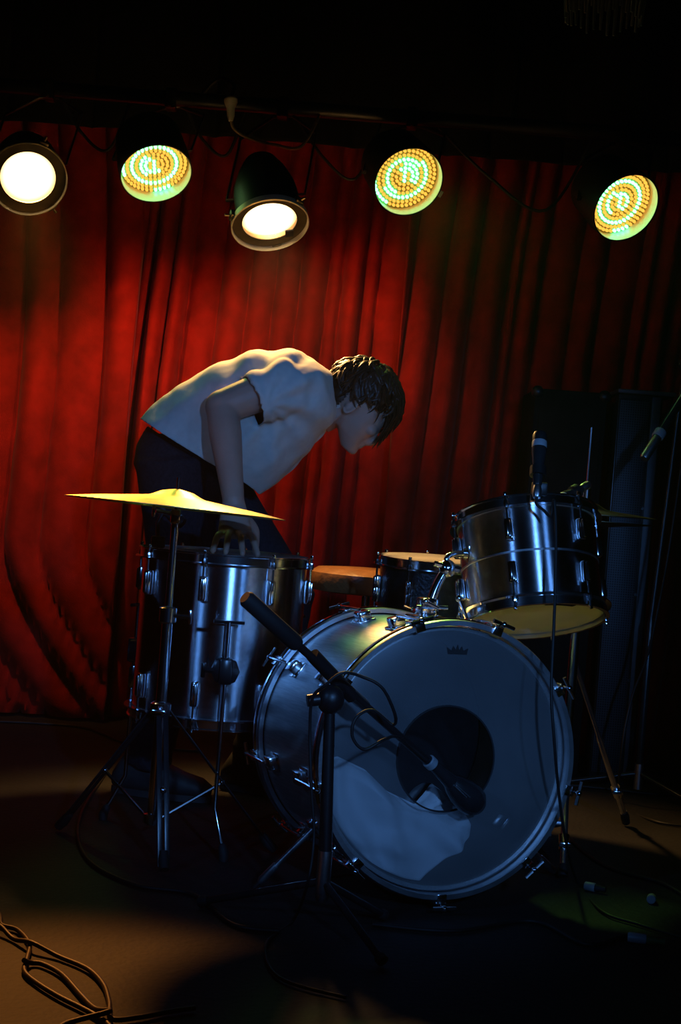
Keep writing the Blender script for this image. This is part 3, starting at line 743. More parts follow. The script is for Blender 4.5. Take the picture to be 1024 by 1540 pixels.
cab = thing('bass_cabinet', 'plain black loudspeaker cabinet standing behind the hi-hat', 'loudspeaker', T(V(((x0+x1)/2, 5.18, 0))))
wx = x1-x0
obj('box', B().box((0, 0, z1/2), (wx, 0.34, z1), bevel=0.008), 'black_cloth', cab)
obj('grille_frame', B().box((0, -0.172, z1*0.55), (wx*0.86, 0.012, z1*0.78), bevel=0.003), 'black_cloth', cab)
c_ = obj('corner_cap', B().ball((wx/2-0.01, -0.16, z1-0.012), (0.022, 0.022, 0.022), u=10, v=6), 'black_metal', cab)
dup(c_, T(-wx+0.02, 0, 0), cab)

# ------------------------------------------------------------------ lighting bar and lamps
pA, pB = at(270, 150, 4.88), at(710, 212, 4.88)
zbar = (pA.z+pB.z)/2 + 0.03
bar = obj('lighting_bar', B().tube([V((-2.2, 4.88, zbar)), V((2.2, 4.88, zbar))], 0.024, 14), 'black_metal')
bar['label'] = 'black steel pipe carrying the stage lamps'; bar['category'] = 'lighting bar'
b = B()
for xh in (-1.5, 0.0, 1.4):
    pass
for i, xh in enumerate((-1.55, 0.45, 1.6)):
    h = obj('bar_hanger', B().tube([V((xh, 4.88, zbar+0.02)), V((xh, 4.88, ZC))], 0.012, 8), 'black_metal', bar)
CURTAIN_FILL = 27
def lamp(px, py, d, theta, ix, iy, kind, label, energy, color, R=0.108, cone=60):
    p = at(px, py, d)
    inp = (Rv*ix - Uv*iy).normalized(); th = math.radians(theta)
    vdir = (CAM-p).normalized()
    ax = (vdir*math.cos(th) + (inp - vdir*inp.dot(vdir)).normalized()*math.sin(th)).normalized()
    M = axis_matrix(ax, p, V((1, 0, 0)))           # local z = pointing direction, origin at the mouth
    t = thing('led_par_lamp' if kind == 'led' else 'par_can_lamp', label, 'stage light', M, None)
    if kind == 'led':
        obj('can', B().lathe([(R, 0.0), (R+0.003, 0.0), (R+0.003, -0.06), (R-0.006, -0.17), (0.055, -0.215), (0.001, -0.22), (0.001, -0.214), (0.05, -0.208), (R-0.012, -0.165), (R, -0.055)], n=56), 'can_black', t)
        obj('inner_rim', B().lathe([(R-0.0015, -0.001), (R-0.0002, -0.001), (R-0.0002, -0.05), (R-0.0015, -0.05)], n=56), 'can_inside', t)
        board = obj('led_board', B().solid([(R-0.002, -0.052), (R-0.002, -0.047)], n=48), 'board', t)
        g, a = B(), B()
        rings = [(0, 1), (0.014, 6), (0.027, 12), (0.041, 18), (0.055, 25), (0.069, 31), (0.083, 37), (0.096, 43)]
        ph = random.Random(int(px)); arc0 = {235: 3.3, 615: 3.2, 942: 3.4}.get(px, 3.2)
        for k, (rr, n) in enumerate(rings):
            for i in range(n):
                u = 2*PI*i/n
                if k == 7: gr = (arc0 < u < arc0+1.75) or (u < 0.5 and px != 615) or (px == 615 and arc0+1.45 < u < arc0+2.6)
                elif k in (5,): gr = (px != 615) or (u < 2.4 or u > 5.2)
                elif k == 4: gr = px == 615 and (2.2 < u < 6.0)
                elif k in (2,): gr = math.sin(u*1.0+px) > -0.1
                elif k == 3: gr = (1 < u < 3.4) if px == 615 else (3.6 < u < 5.6)
                elif k == 0: gr = True
                else: gr = k == 1 and i % 3 == 0
                (g if gr else a).solid([(0.0048, -0.048), (0.0048, -0.040), (0.0030, -0.0365), (0.0008, -0.0355)], T(rr*math.cos(u), rr*math.sin(u), 0), 8)
        obj('green_leds', g, 'led_green', board, kind='stuff', label='rings of small glowing green diodes')
        obj('amber_leds', a, 'led_amber', board, kind='stuff', label='rings of small glowing amber diodes')
    else:
        cb = B().lathe([(0.094, 0.0), (0.098, 0.0), (0.098, -0.098), (0.0935, -0.126), (0.085, -0.154), (0.074, -0.185), (0.05, -0.23), (0.001, -0.24), (0.001, -0.234), (0.046, -0.225), (0.070, -0.185), (0.081, -0.154), (0.0895, -0.126), (0.094, -0.098)], n=56)
        vd = M.to_3x3().inverted() @ V((0, 0.8, -0.6)); va = math.atan2(vd.y, vd.x); cut_ = []
        for f in cb.bm.faces:                      # slots added in the can back so light reaches the curtain
            c = f.calc_center_median(); da = (math.atan2(c.y, c.x) - va + PI) % (2*PI) - PI
            if -0.154 < c.z < -0.098 and abs(da) < 0.62 and not (0.16 < abs(da) < 0.25): cut_.append(f)
        bmesh.ops.delete(cb.bm, geom=cut_, context='FACES')
        obj('can', cb, 'can_black', t)
        fr = obj('gel_frame', B().lathe([(0.083, 0.004), (0.114, 0.004), (0.114, 0.007), (0.083, 0.007)], n=56), 'gel_ring', t)
        obj('rim_bead', B().lathe([(0.113, 0.000), (0.117, 0.002), (0.1185, 0.022), (0.115, 0.024)], n=56), 'lip', fr)
        ln = obj('lens', B().lathe([(0.0005, 0.002), (0.03, 0.001), (0.06, -0.002), (0.080, -0.007), (0.086, -0.012)], n=48, closed=False), 'lens', t)
        for k in range(3):
            a = 2*PI*k/3 + (0.6 if px < 100 else -1.9); e = V((math.cos(a), math.sin(a), 0))
            cb = B(); cb.box(e*0.118+V((0, 0, 0.002)), (0.016, 0.030, 0.022), M=RZ(a), bevel=0.003); cb.tube([e*0.128+V((0, 0, 0.004)), e*0.142+V((0, 0, 0.004))], 0.004, 8)
            obj('clip', cb, 'gel_ring', t)
        if px > 100: obj('lens_tab', B().box((0.055, 0.060, 0.012), (0.030, 0.026, 0.006), bevel=0.002), 'can_black', t)
    # yoke and clamp up to the bar
    q = p - ax*0.09; sx = V((1, 0, 0)); sx = (sx - ax*sx.dot(ax)).normalized()
    e1, e2 = q + sx*(R+0.012), q - sx*(R+0.012)
    hang = V((p.x, 4.88, zbar-0.028)); 
    y = B(); y.tube([q + sx*0.093, e1, e1 + (hang-q)*0.75, hang + sx*0.03, hang - sx*0.03, e2 + (hang-q)*0.75, e2, q - sx*0.093], 0.007, 8, flat=0.5)
    obj('yoke', y, 'black_metal', t, world=True)
    k = B(); k.box(hang+V((0, 0, 0.025)), (0.035, 0.062, 0.066), bevel=0.006); k.tube([hang+V((0, -0.03, 0.0)), hang+V((0, -0.06, -0.004))], 0.006, 8)
    obj('hook_clamp', k, 'black_metal', t, world=True)
    s = spot(t.name + '_light', p + ax*0.02, p + ax*1.5, energy, color, cone, 0.6, R*0.7)
    s.parent = t; s.matrix_parent_inverse = M.inverted()
    if kind == 'par':                              # added fill light inside the can, lighting the curtain through the added slots
        lv = bpy.data.lights.new('curtain_fill_light', 'POINT'); lv.energy = CURTAIN_FILL; lv.color = (1.0, 0.40, 0.11); lv.shadow_soft_size = 0.018
        lo = bpy.data.objects.new('curtain_fill_light', lv); C.objects.link(lo); lo.location = p - ax*0.125
        lo.parent = t; lo.matrix_parent_inverse = M.inverted()
    return t
lamp(42, 266, 4.66, 23, 0.10, 0.99, 'par', 'warm halogen par lamp shining out at the curtain end of the pipe', 200, (1.0, 0.34, 0.06), cone=25)
lamp(235, 262, 4.66, 40, 0.22, 0.97, 'led', 'green and amber diode lamp hung between the two halogen lamps', 5, (0.30, 1.0, 0.22), cone=40)
lamp(405, 331, 4.62, 50, 0.15, 0.98, 'par', 'warm halogen par lamp aimed down on to the bending person', 105, (1.0, 0.52, 0.16), cone=86)
lamp(615, 274, 4.66, 30, 0.60, 0.80, 'led', 'green and amber diode lamp above the bass drum', 30, (0.40, 1.0, 0.16), cone=50)
lamp(942, 313, 4.66, 40, 0.74, 0.67, 'led', 'green and amber diode lamp above the column loudspeaker', 6, (0.62, 1.0, 0.22), cone=46)
# plug hanging by the pipe with its cable
pg = at(347, 152, 4.72)
plug = thing('power_plug', 'pale power plug with a cream lead dangling from the pipe', 'plug', T(pg))
dn = (at(347, 186, 4.72)-pg).normalized()
Mp = axis_matrix(dn, pg)
obj('plug_body', B().solid([(0.015, -0.012), (0.021, -0.006), (0.021, 0.004), (0.013, 0.022), (0.012, 0.045), (0.007, 0.062)], Mp, 18), 'white_plastic', plug, world=True)
obj('lead', B().tube(spline([at(347, 180, 4.72), at(353, 195, 4.72), at(375, 208, 4.72), at(410, 217, 4.73), at(452, 221, 4.77), V((at(478, 205, 4.86).x, 4.865, zbar-0.020))], 8), 0.0048, 8), 'cream_cable', plug, world=True)
obj('socket_lead', B().tube(spline([at(346, 148, 4.72), at(352, 128, 4.76), at(330, 118, 4.82), V((at(306, 130, 4.87).x, 4.875, zbar+0.024))], 6), 0.006, 8), 'cable_rubber', plug, world=True)
# loose cabling festooned along the pipe
for a0, a1, sag, lb_ in ((78, 205, 40, 'black power cable sagging from the outermost halogen lamp to its diode neighbour'), (268, 378, 30, 'black power cable sagging behind the halogen lamp over the bending person'), (435, 585, 45, 'black power cable sagging beside the pale power plug lead'), (648, 908, 60, 'long black power cable sagging between the last two diode lamps')):
    cable('power_cable', [V((at(a0, 150, 4.9).x, 4.895, zbar+0.024)), V((at(a0+8, 150, 4.9).x, 4.915, zbar)), at((a0*2+a1)/3, 165+a0*0.10+sag*0.6, 4.93), at((a0+2*a1)/3, 165+a1*0.10+sag, 4.93), V((at(a1-8, 150, 4.9).x, 4.915, zbar)), V((at(a1, 150, 4.9).x, 4.895, zbar+0.024))], 0.005, 'cable_rubber', lb_, 'cables slung under the lamp pipe')
lm2 = bpy.data.objects['led_par_lamp.001']; Ml2 = MW[lm2]
td = Ml2.to_3x3().inverted() @ (Rv*0.80 - Uv*0.50); ta = math.atan2(td.y, td.x)
tb = B().box(V((math.cos(ta)*0.122, math.sin(ta)*0.122, -0.030)), (0.030, 0.020, 0.003), M=RZ(ta)); tb.bm.transform(Ml2)   # stuck to the side of the can
tg = obj('paper_tag', tb, 'white_plastic', smooth=0)
tg['label'] = 'small pale tag beside the diode lamp above the bass drum'; tg['category'] = 'tag'

# fringe of a pendant shade hanging from the ceiling
fp = at(908, 14, 3.9)
pend = thing('fringed_pendant', 'dim grey fringed pendant shade hanging from the ceiling', 'pendant lamp', T(V((fp.x, 3.9, ZC))))
zf = fp.z - ZC
obj('cord', B().tube([V((0, 0, 0)), V((0, 0, zf+0.20))], 0.006, 8), 'black_cloth', pend)
obj('shade', B().lathe([(0.004, zf+0.225), (0.03, zf+0.22), (0.09, zf+0.15), (0.105, zf+0.09), (0.102, zf+0.09), (0.087, zf+0.147), (0.03, zf+0.215), (0.004, zf+0.22)], n=32), 'grey_fringe', pend)
rnd = random.Random(4)
s0 = None
for k in range(34):
    a = 2*PI*k/34; ln = 0.11 + 0.03*rnd.random()
    if s0 is None:
        s0 = obj('tassel', B().tube([V((0.098, 0, zf+0.095)), V((0.1, 0, zf+0.03)), V((0.096, 0, zf-0.03))], [0.004, 0.0055, 0.003], 6), 'grey_fringe', pend)
    else: dup(s0, RZ(a) @ T(0, 0, rnd.uniform(-0.012, 0.012)), pend)

# ------------------------------------------------------------------ floor cables and connectors
def cr(x, y): return fl(x/3.413, 1340+y/3.413, 0.007)
cable('floor_cable', [cr(-40, 60), cr(0, 130), cr(10, 175), cr(90, 200), cr(150, 270), cr(138, 350), cr(125, 410), cr(180, 465), cr(300, 540), cr(420, 600), cr(500, 645), cr(560, 690), cr(600, 760)], 0.0045, 'brown_cable', 'brown cable lying in a loop on the warmly lit floor')
cable('floor_cable', [cr(-60, 190)+V((0, 0, .009)), cr(0, 205)+V((0, 0, .009)), cr(70, 245), cr(160, 290)+V((0, 0, .009)), cr(300, 335), cr(450, 400), cr(530, 480), cr(560, 570), cr(572, 655), cr(700, 650), cr(860, 620), cr(1000, 600)], 0.0045, 'brown_cable', 'brown cable bowing around the loop on the warmly lit floor')
cable('floor_cable', [cr(120, 385)+V((0, 0, .010)), cr(160, 368), cr(220, 375), cr(320, 430), cr(420, 540), cr(490, 615)+V((0, 0, .003)), cr(560, 655)+V((0, 0, .012)), cr(400, 668)+V((0, 0, .002)), cr(320, 690), cr(240, 760)], 0.0045, 'brown_cable', 'brown cable crossing inside the loop on the warmly lit floor')
for pts, lb_ in (
    ([(160, 1160), (120, 1230), (130, 1290), (200, 1330), (290, 1345), (350, 1390), (420, 1400)], 'black cable curling around the feet of the cymbal stand'),
    ([(0, 1085), (60, 1088), (130, 1095), (200, 1120), (300, 1130)], 'black cable running along the foot of the curtain'),
    ([(850, 1180), (900, 1185), (1000, 1195), (1060, 1190)], 'black cable running behind the bass drum to the side of the stage'),
    ([(850, 1255), (890, 1290), (930, 1310), (1000, 1330), (1060, 1370)], 'black cable trailing from behind the right spur of the bass drum'),
    ([(560, 1390), (680, 1400), (800, 1385), (880, 1420), (940, 1408), (966, 1410)], 'black cable in front of the bass drum ending in a pale connector'),
):
    cable('floor_cable', [fl(x, y, 0.006) for x, y in pts], 0.005, 'cable_rubber', lb_)
def conn(px, py, ang, L, label, tail=None):
    p = fl(px, py, 0.0105); t = thing('cable_connector', label, 'connector', T(p))
    e = V((math.cos(ang), math.sin(ang), 0)); M = axis_matrix(e, p)
    obj('sleeve', B().solid([(0.009, -L*0.5), (0.0105, -L*0.46), (0.0105, -L*0.05), (0.0095, 0.0)], M, 16), 'grey_band', t, world=True)
    obj('boot', B().solid([(0.0085, 0.0), (0.0085, L*0.2), (0.006, L*0.3), (0.0065, L*0.5)], M, 14), tail or 'rubber', t, world=True)
conn(895, 1335, -0.5, 0.05, 'small pale cable connector on the floor near the right spur of the bass drum')
conn(980, 1350, 1.3, 0.04, 'tiny shiny cable connector lying alone on the dark floor')
conn(972, 1413, -0.25, 0.075, 'pale cable connector with a green tail on the dark floor', 'green_plastic')

# ------------------------------------------------------------------ the person, bent over the floor tom
PD = 4.24                                           # depth of the spine
def q(px, py, d=PD): return at(px, py, d)
AX_Y = V((0, 1, 0))
hip = q(262, 690)
per = thing('person', 'person in white T-shirt and dark jeans bending over, hand on the floor tom', 'person', T(V((hip.x+0.05, PD, 0))))
def seg_loft(b, rows, n=24, pw=1.0, cap=True):
    """rows: (back point, front point, half width along depth[, depth offset])"""
    rings = []
    for row in rows:
        Bp, Fp, wv = row[:3]; c = (Bp+Fp)/2; a = (Fp-Bp)/2
        rings.append(b.ring(c, a.normalized(), AX_Y, a.length, wv, n, pw))
    b.loft(rings, cap); return b
def limb(b, pts, rs, n=14, ref=None, flat=1.0): return b.tube(pts, rs, n, True, flat, ref)

# joints
sh_n, el_n, wr_n = q(438, 574, 4.06), q(334, 612, 3.99), q(351, 752, 3.87)
sh_f, el_f, wr_f = q(452, 590, 4.42), q(366, 655, 4.45), q(340, 770, 4.40)
knu = at(353, 802, 3.825)
ztop = fc.z + FH + 0.006
hipn, hipf = q(262, 700, 4.17), q(275, 702, 4.34)
kn_n = V((hipn.x+0.06, 4.20, 0.50)); an_n = V((hipn.x-0.02, 4.22, 0.09))
hipf = q(296, 714, 4.34); kn_f = q(436, 900, 4.37); an_f = V((kn_f.x-0.07, 4.39, 0.09))

# --- head frame: crown direction u, facing direction f, as tilted as in the photo
hu = (Rv*0.70 + Uv*0.71).normalized(); hf = (Rv*0.71 - Uv*0.70).normalized()
hr = hf.cross(hu)                                   # toward the camera side
if hr.y > 0: hr = -hr
chin = q(526, 681, 4.22)
Hs = 0.94
def hp_(f, s, u): return chin + hf*(f*Hs) + hr*(s*Hs) + hu*(u*Hs)    # metres from the chin
Mh = Matrix((hf, hr, hu)).transposed().to_4x4()
body = B()
# skull and jaw
body.ball(hp_(-0.085, 0, 0.135), (0.098, 0.074, 0.092), Mh, 24, 16)
body.ball(hp_(-0.045, 0, 0.105), (0.060, 0.064, 0.085), Mh, 20, 14)
rows = []
for u, f0, f1, wv in ((-0.002, -0.035, 0.002, 0.020), (0.012, -0.055, 0.006, 0.032), (0.035, -0.088, 0.004, 0.050), (0.062, -0.100, 0.006, 0.060), (0.095, -0.108, 0.008, 0.066), (0.125, -0.110, 0.010, 0.068)):
    c = hp_((f0+f1)/2, 0, u); rows.append(body.ring(c, hf, hr, (f1-f0)/2, wv, 20, 0.9))
body.loft(rows)
# nose, lips, brow, cheekbones, ears
body.tube([hp_(0.004, 0, 0.112), hp_(0.014, 0, 0.090), hp_(0.026, 0, 0.070), hp_(0.018, 0, 0.060), hp_(0.002, 0, 0.058)], [0.008, 0.010, 0.013, 0.012, 0.010], 10)
for s in (-1, 1):
    body.ball(hp_(0.012, s*0.010, 0.062), 0.008, u=10, v=8)
    body.ball(hp_(-0.004, s*0.036, 0.088), (0.020, 0.022, 0.018), Mh, 12, 8)
    body.tube([hp_(0.006, s*0.008, 0.116), hp_(0.006, s*0.028, 0.121), hp_(-0.006, s*0.050, 0.116)], [0.006, 0.007, 0.006], 8)
body.ball(hp_(0.008, 0, 0.046), (0.009, 0.022, 0.006), Mh, 12, 8)
body.ball(hp_(0.007, 0, 0.034), (0.009, 0.019, 0.006), Mh, 12, 8)
body.ball(hp_(0.000, 0, 0.012), (0.014, 0.018, 0.013), Mh, 12, 8)
for s in (-1, 1):
    ec = hp_(-0.092, s*0.074, 0.098)
    body.ball(ec, (0.013, 0.008, 0.024), Mh @ Matrix.Rotation(0.2, 4, 'Y'), 14, 10)
    rim = []
    for k in range(11):
        a = PI*0.75 + (-1.55*PI)*k/10
        rim.append(ec + hf*(0.015*math.cos(a)) + hu*(0.026*math.sin(a)) + hr*(s*0.010))
    body.tube(rim, 0.0042, 8)
# neck
nk0, nk1 = hp_(-0.085, 0, 0.055), q(492, 604, 4.23)
limb(body, [nk1 + (nk1-nk0)*0.5, nk1, nk0], [0.064, 0.058, 0.056], 18)
# torso under the shirt
seg_loft(body, [(q(245, 665), q(318, 722), 0.125), (q(290, 605), q(375, 690), 0.13), (q(352, 566), q(435, 660), 0.15), (q(415, 545), q(476, 645), 0.185), (q(460, 548), q(490, 625), 0.17), (q(488, 565), q(500, 618), 0.09)])
# arms
limb(body, [sh_n + V((0, 0.02, -0.012)), (sh_n+el_n)/2 + V((0, 0, 0.002)), el_n], [0.046, 0.051, 0.045], 16)
limb(body, [el_n, el_n*0.7+wr_n*0.3, el_n*0.35+wr_n*0.65, wr_n], [0.043, 0.043, 0.035, 0.028], 16)
limb(body, [sh_f, (sh_f+el_f)/2, el_f, el_f*0.7+wr_f*0.3, wr_f], [0.056, 0.049, 0.042, 0.041, 0.027], 16)
body.ball(el_n, 0.0455, u=16, v=12); body.ball(wr_n, 0.0285, u=14, v=10); body.ball(el_f, 0.0425, u=16, v=12)
# near hand: back of the hand toward the camera, fingers spread on the drum skin
hx = Rv; 
palm_c = (wr_n*0.35 + knu*0.65)
body.tube([wr_n, wr_n*0.6+knu*0.4, knu, knu + V((0, 0.002, -0.012))], [0.028, 0.036, 0.044, 0.042], 16, True, 0.55, V((0, -1, 0)) )
tips = [((-0.031, 0.002), (320, 830, 3.77)), ((-0.011, 0.007), (339, 838, 3.73)), ((0.010, 0.007), (364, 840, 3.72)), ((0.030, 0.004), (387, 839, 3.74))]
finger_tips = []
for (ox, oz), (px, py, dd) in tips:
    root_ = knu + hx*ox + V((0, -0.004, oz-0.004))
    tip = at(px, py, dd); tip.z = ztop + 0.010
    mid = root_*0.5 + tip*0.5 + V((0, -0.012, 0.016))
    pts = spline([root_ + V((0, 0.004, 0.02)), root_, mid, tip], 5)
    rs = [0.0118 - 0.0032*i/(len(pts)-1) for i in range(len(pts))]
    body.tube(pts, rs, 10); body.ball(tip, 0.0082, u=10, v=8); body.ball(root_, 0.0112, u=10, v=8)
    finger_tips.append((tip, mid))
thb = knu*0.55 + wr_n*0.45 + hx*0.026 + V((0, 0.008, 0)); tht = at(384, 826, 3.90); tht.z = ztop + 0.011
body.tube(spline([thb, thb*0.5+tht*0.5 + V((0.012, 0, 0.012)), tht], 5), [0.015, 0.0145, 0.014, 0.013, 0.0125, 0.012, 0.0115, 0.011, 0.0105, 0.010, 0.0095], 10)
body.ball(tht, 0.0095, u=10, v=8)
# far hand, relaxed on the thigh
hd = (wr_f - el_f).normalized(); kf = wr_f + hd*0.085
body.tube([wr_f, wr_f + hd*0.04, kf], [0.026, 0.038, 0.036], 14, True, 0.5, V((0, -1, 0)))
for i, ox in enumerate((-0.028, -0.009, 0.010, 0.028)):
    r0 = kf + Rv*ox; ln = (0.066, 0.078, 0.074, 0.058)[i]
    body.tube(spline([r0, r0 + hd*ln*0.5 + V((0.004, -0.004, 0)), r0 + hd*ln*0.95 + V((-0.004, 0.012, 0))], 4), [0.0095]*5+[0.009, 0.0085, 0.008, 0.0078], 10)
body.tube(spline([wr_f+hd*0.03+Rv*0.025, wr_f+hd*0.06+Rv*0.048, wr_f+hd*0.095+Rv*0.054], 4), [0.013]*5+[0.012, 0.011, 0.010, 0.0095], 10)
# legs under the jeans
for h_, k_, a_ in ((hipn, kn_n, an_n), (hipf, kn_f, an_f)):
    limb(body, [h_, h_*0.5+k_*0.5, k_, k_*0.6+a_*0.4, a_], [0.085, 0.072, 0.052, 0.052, 0.038], 14)
body.ball((hipn+hipf)/2, (0.13, 0.15, 0.12), None, 16, 12)
body = remesh(body, 0.0046, 5, 0.5)
obj('body', body, 'skin', per, world=True, smooth=180)
for s in (1,):
    obj('eye', B().ball(hp_(-0.004, s*0.031, 0.102), 0.0125, u=14, v=10), 'eye', per, world=True)
# --- T-shirt
sh = B()
seg_loft(sh, [(q(207, 634), q(386, 744), 0.185), (q(238, 606), q(415, 727), 0.19), (q(268, 582), q(441, 704), 0.192), (q(332, 546), q(466, 672), 0.200), (q(392, 528), q(484, 655), 0.212), (q(438, 528), q(494, 640), 0.212), (q(470, 540), q(502, 628), 0.185), (q(490, 557), q(506, 616), 0.120), (q(503, 568), q(510, 612), 0.070)], 40, 0.92)
sle_n = sh_n + (el_n-sh_n)*0.60; sle_f = sh_f + (el_f-sh_f)*0.62
dn_ = (el_n-sh_n).normalized(); df_ = (el_f-sh_f).normalized()
dz_ = V((0, 0, -0.012))
sh.tube([sh_n - dn_*0.05 + V((0, 0.03, 0)) + dz_, sh_n + dz_, sh_n + dn_*0.06 + dz_, sle_n + dz_], [0.050, 0.068, 0.070, 0.070], 24)
sh.tube([sh_f - df_*0.05 + V((0, -0.03, 0)) + dz_, sh_f + dz_, sh_f + df_*0.06 + dz_, sle_f + dz_], [0.050, 0.068, 0.070, 0.070], 24)
sh = remesh(sh, 0.0068, 10, 0.5)
bm = sh.bm; bm.normal_update()
hem_c = (q(207, 634)+q(386, 744))/2; hem_n = ((q(386, 744)-q(207, 634)).cross(AX_Y)).normalized()
if hem_n.x > 0: hem_n = -hem_n                        # points out of the hem, toward the legs
nk_c = (q(503, 568)+q(510, 612))/2; nk_n = (q(503, 568)-q(510, 612)).cross(AX_Y).normalized()
if nk_n.x < 0: nk_n = -nk_n
def cut(co, no, near=None):
    fs = [f for f in bm.faces if near is None or (f.calc_center_median()-co).length < near]
    g = list({v for f in fs for v in f.verts}) + list({e for f in fs for e in f.edges}) + fs
    bmesh.ops.bisect_plane(bm, geom=g, dist=1e-5, plane_co=co, plane_no=no, clear_outer=True)
for e_, d_ in ((sle_n + dz_, dn_), (sle_f + dz_, df_)):
    rm = [f for f in bm.faces if (f.calc_center_median()-e_).dot(d_) > -0.014 and f.normal.dot(d_) > 0.55 and (f.calc_center_median()-e_).length < 0.074]
    bmesh.ops.delete(bm, geom=rm, context='FACES')
    bv = [v for v in bm.verts if v.is_boundary and (v.co-e_).length < 0.095]
    for v in bv: v.co = v.co - d_*((v.co-e_).dot(d_) + 0.008)
    for _ in range(6):
        new = {v: sum((x.co for ed in v.link_edges if ed.is_boundary for x in ed.verts if x != v), V((0, 0, 0)))/max(1, sum(1 for ed in v.link_edges if ed.is_boundary)) for v in bv}
        for v in bv: v.co = v.co*0.4 + new[v]*0.6
cut(hem_c - hem_n*0.012, hem_n); cut(nk_c - nk_n*0.010, nk_n, 0.13)
# folds: long soft creases that radiate from armpit and hang toward the belly
bm.normal_update()
arm = q(405, 612, 4.06)
for v in bm.verts:
    p = v.co; r = p - arm
    n1 = noise.noise(V((p.x*7+p.z*5, p.y*4, (p.z-p.x)*22)))*(0.0065 if p.y < PD-0.06 else 0.002)
    ang = math.atan2(r.z, r.x); dist = math.sqrt(r.x**2+r.z**2)
    w_ = math.exp(-((dist-0.12)/0.09)**2) if p.y < PD else 0
    crease = 0.006*w_*math.sin(ang*9 + dist*14)
    hemw = max(0, 1-abs((p-hem_c).dot(hem_n))/0.12)
    n3 = noise.noise(V((p.y*14, (p.x+p.z)*9, 3)))*0.012*hemw
    fine = noise.noise(V((p.x*30, p.y*30, p.z*30)))*0.0015
    v.co = p + v.normal*(n1 + crease + n3 + fine + 0.003)
shirt = obj('t_shirt', sh, 'shirt', per, world=True, smooth=180, label='plain white short-sleeved T-shirt')
sd = shirt.modifiers.new('thickness', 'SOLIDIFY'); sd.thickness = 0.003; sd.offset = -1
def hoopband(c, nrm, ra, rb, a_dir, h, th, segs=48):
    a_dir = (a_dir - nrm*a_dir.dot(nrm)).normalized(); b_dir = nrm.cross(a_dir)
    b = B(); rr = []
    for (k, o_) in ((1.0, -h), (1.0, h), (1.0-th, h), (1.0-th, -h)): rr.append(b.ring(c + nrm*o_, a_dir, b_dir, ra*k, rb*k, segs))
    b.loft(rr, False, True); return b
ca, cb_ = q(500, 563), q(503, 634)
obj('collar', hoopband((ca+cb_)/2, nk_n, (ca-cb_).length/2, 0.084, ca-cb_, 0.014, 0.07), 'shirt_trim', shirt, world=True)
# --- jeans
jn = B()
seg_loft(jn, [(q(222, 640), q(338, 728), 0.150), (q(205, 668), q(330, 760), 0.162), (q(200, 700), q(332, 780), 0.165)], 28)
jn.ball((hipn+hipf)/2 + V((0, 0, -0.01)), (0.135, 0.168, 0.125), None, 20, 14)
for h_, k_, a_ in ((hipn, kn_n, an_n), (hipf, kn_f, an_f)):
    limb(jn, [h_ + V((0, 0, 0.02)), h_*0.55+k_*0.45, k_, k_*0.5+a_*0.5, a_ + V((0, 0, -0.01))], [0.108, 0.096, 0.076, 0.070, 0.066], 20)
jn = remesh(jn, 0.009, 6, 0.5)
jn.bm.normal_update()
for v in jn.bm.verts:
    p = v.co; kz = math.exp(-((p.z-0.5)/0.12)**2) + math.exp(-((p.z-0.12)/0.08)**2)
    v.co = p + v.normal*(0.006*kz*noise.noise(V((p.x*8, p.y*8, p.z*26))) + 0.004*noise.noise(p*9))
jeans = obj('jeans', jn, 'denim', per, world=True, smooth=180, label='dark jeans')
# --- shoes
for a_ in (an_n, an_f):
    s_ = B()
    rows = []
    for x, hgt, wv, cz in ((-0.085, 0.045, 0.030, 0.045), (-0.06, 0.10, 0.036, 0.062), (-0.01, 0.115, 0.040, 0.068), (0.05, 0.085, 0.044, 0.056), (0.11, 0.062, 0.048, 0.044), (0.16, 0.05, 0.042, 0.038), (0.185, 0.03, 0.026, 0.032)):
        rows.append(s_.ring(V((a_.x + x, a_.y - x*0.15, cz)), V((0, 0, 1)), V((0.15, 1, 0)).normalized(), hgt/2, wv, 18, 0.85))
    s_.loft(rows)
    so = obj('shoe', s_, 'shoe', per, world=True, smooth=60)
    sl = B(); rr = []
    for z in (0.002, 0.020):
        rr.append([sl.bm.verts.new(V((a_.x + 0.05 + 0.142*math.cos(t_), a_.y - (0.05+0.142*math.cos(t_))*0.15 + (0.046+0.008*math.cos(t_))*math.sin(t_), z))) for t_ in [2*PI*k/28 for k in range(28)]])
    sl.loft(rr); obj('sole', sl, 'sole', so, world=True)
# --- hair: a cap over the skull with many overlapping locks
hb_ = B()
hb_.ball(hp_(-0.092, 0, 0.145), (0.101, 0.082, 0.094), Mh, 28, 18)
hb_.ball(hp_(-0.120, 0, 0.110), (0.078, 0.076, 0.080), Mh, 20, 14)
cap = remesh(hb_, 0.006, 3)
rm = []
for f in cap.bm.faces:
    c = f.calc_center_median() - chin
    cf, cs, cu = c.dot(hf), c.dot(hr), c.dot(hu)
    line = 0.150 if cf > -0.02 else (0.128 + 0.5*(cf+0.06) if cf > -0.075 else (0.115 if cf > -0.112 else 0.045))
    if cu < line: rm.append(f)
bmesh.ops.delete(cap.bm, geom=rm, context='FACES')
rnd = random.Random(21)
def skull(az, el):          # a point on the hair surface; az 0 = face, el up
    d = V((math.cos(el)*math.cos(az), math.cos(el)*math.sin(az), math.sin(el)))
    return d
hc0 = hp_(-0.092, 0, 0.145)
def hpt(d, k=1.0): return hc0 + (hf*(d.x*0.103) + hr*(d.y*0.083) + hu*(d.z*0.096))*k
down = V((0, 0, -1))
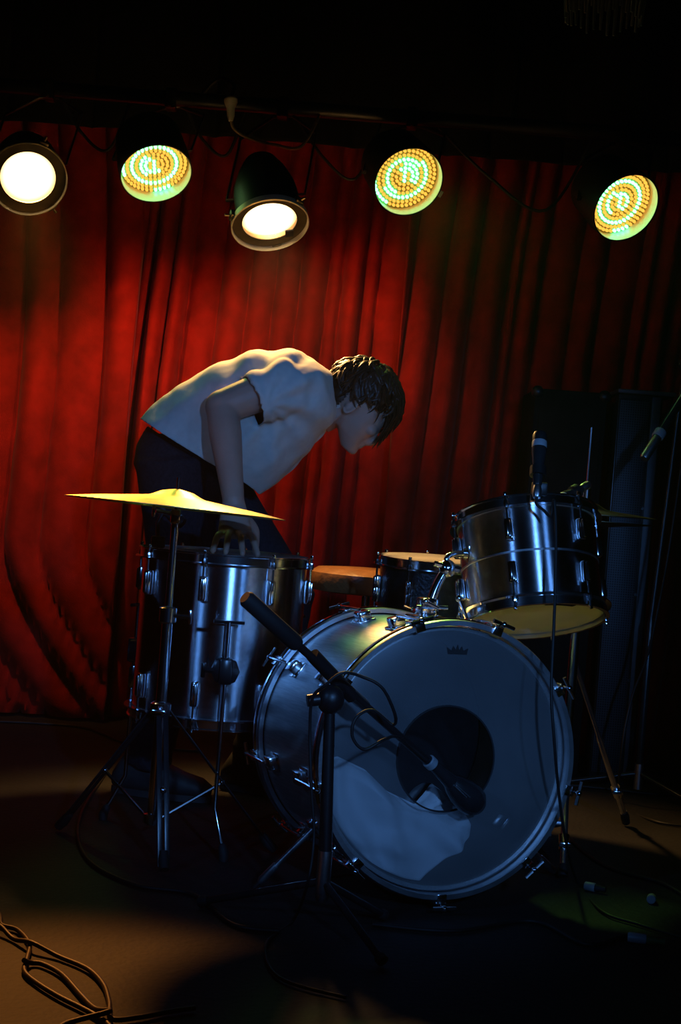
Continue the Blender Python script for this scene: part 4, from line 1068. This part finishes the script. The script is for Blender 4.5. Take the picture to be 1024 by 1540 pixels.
for i in range(520):
    az = rnd.uniform(-PI, PI); el = rnd.uniform(-0.05, 1.5)
    d0 = skull(az, el); 
    # locks run from the crown outward and down the head, then droop with gravity
    crown = V((-0.35, 0, 0.94))
    tang = (d0 - crown*d0.dot(crown)); 
    if tang.length < 0.05: continue
    tang = (tang.normalized() - d0*tang.normalized().dot(d0))
    if tang.length < 0.05: continue
    tang.normalize()
    lift = rnd.uniform(0.0, 0.11); L_ = rnd.uniform(0.35, 0.85); pts = []; rs = []
    sw = rnd.uniform(-0.8, 0.8); side_ = d0.cross(tang)
    n_ = 7; ok = True
    for k in range(n_):
        t_ = k/(n_-1); a = L_*t_
        d = (d0*math.cos(a) + (tang + side_*sw*t_).normalized()*math.sin(a)).normalized()
        kk = 1.01 + lift*math.sin(PI*t_*0.8) + rnd.uniform(0, 0.03)
        p_ = hpt(d, kk)
        c = p_-chin; cf, cs, cu = c.dot(hf), c.dot(hr), c.dot(hu)
        # keep ear, cheek and nape clear
        if abs(cs) > 0.045 and -0.125 < cf < -0.075 and cu < 0.094: break
        if abs(cs) > 0.045 and -0.075 <= cf < -0.03 and cu < 0.080: break
        if cf < -0.12 and cu < 0.035: break
        if cf > -0.03 and cu < 0.085: break
        if cf > -0.03: p_ = p_ + hf*0.012*t_ + down*0.012*t_*t_
        pts.append(p_); rs.append(0.0078*(1-0.85*t_**1.6))
    if len(pts) >= 3: 
        rs[-1] = 0.0008
        cap.tube(pts, rs, 6, True, 0.55)
# fringe hanging forward over the brow
for i in range(90):
    s_ = rnd.uniform(-0.062, 0.066); u0 = rnd.uniform(0.165, 0.215)
    p0 = hp_(rnd.uniform(-0.03, 0.0) , s_*0.8, u0); ln = rnd.uniform(0.07, 0.115)
    p1 = hp_(0.020, s_, u0-0.035) ; p2 = p1 - hu*(ln*0.62) + hf*rnd.uniform(0.0, 0.02) + hr*rnd.uniform(-0.015, 0.015) + down*0.01
    cap.tube(spline([p0, p1, p2], 4), [0.007, 0.0075, 0.0078, 0.0078, 0.0075, 0.0065, 0.005, 0.003, 0.0007], 6, True, 0.5)
obj('hair', cap, 'hair', per, world=True, smooth=50, label='short tousled dark brown hair')
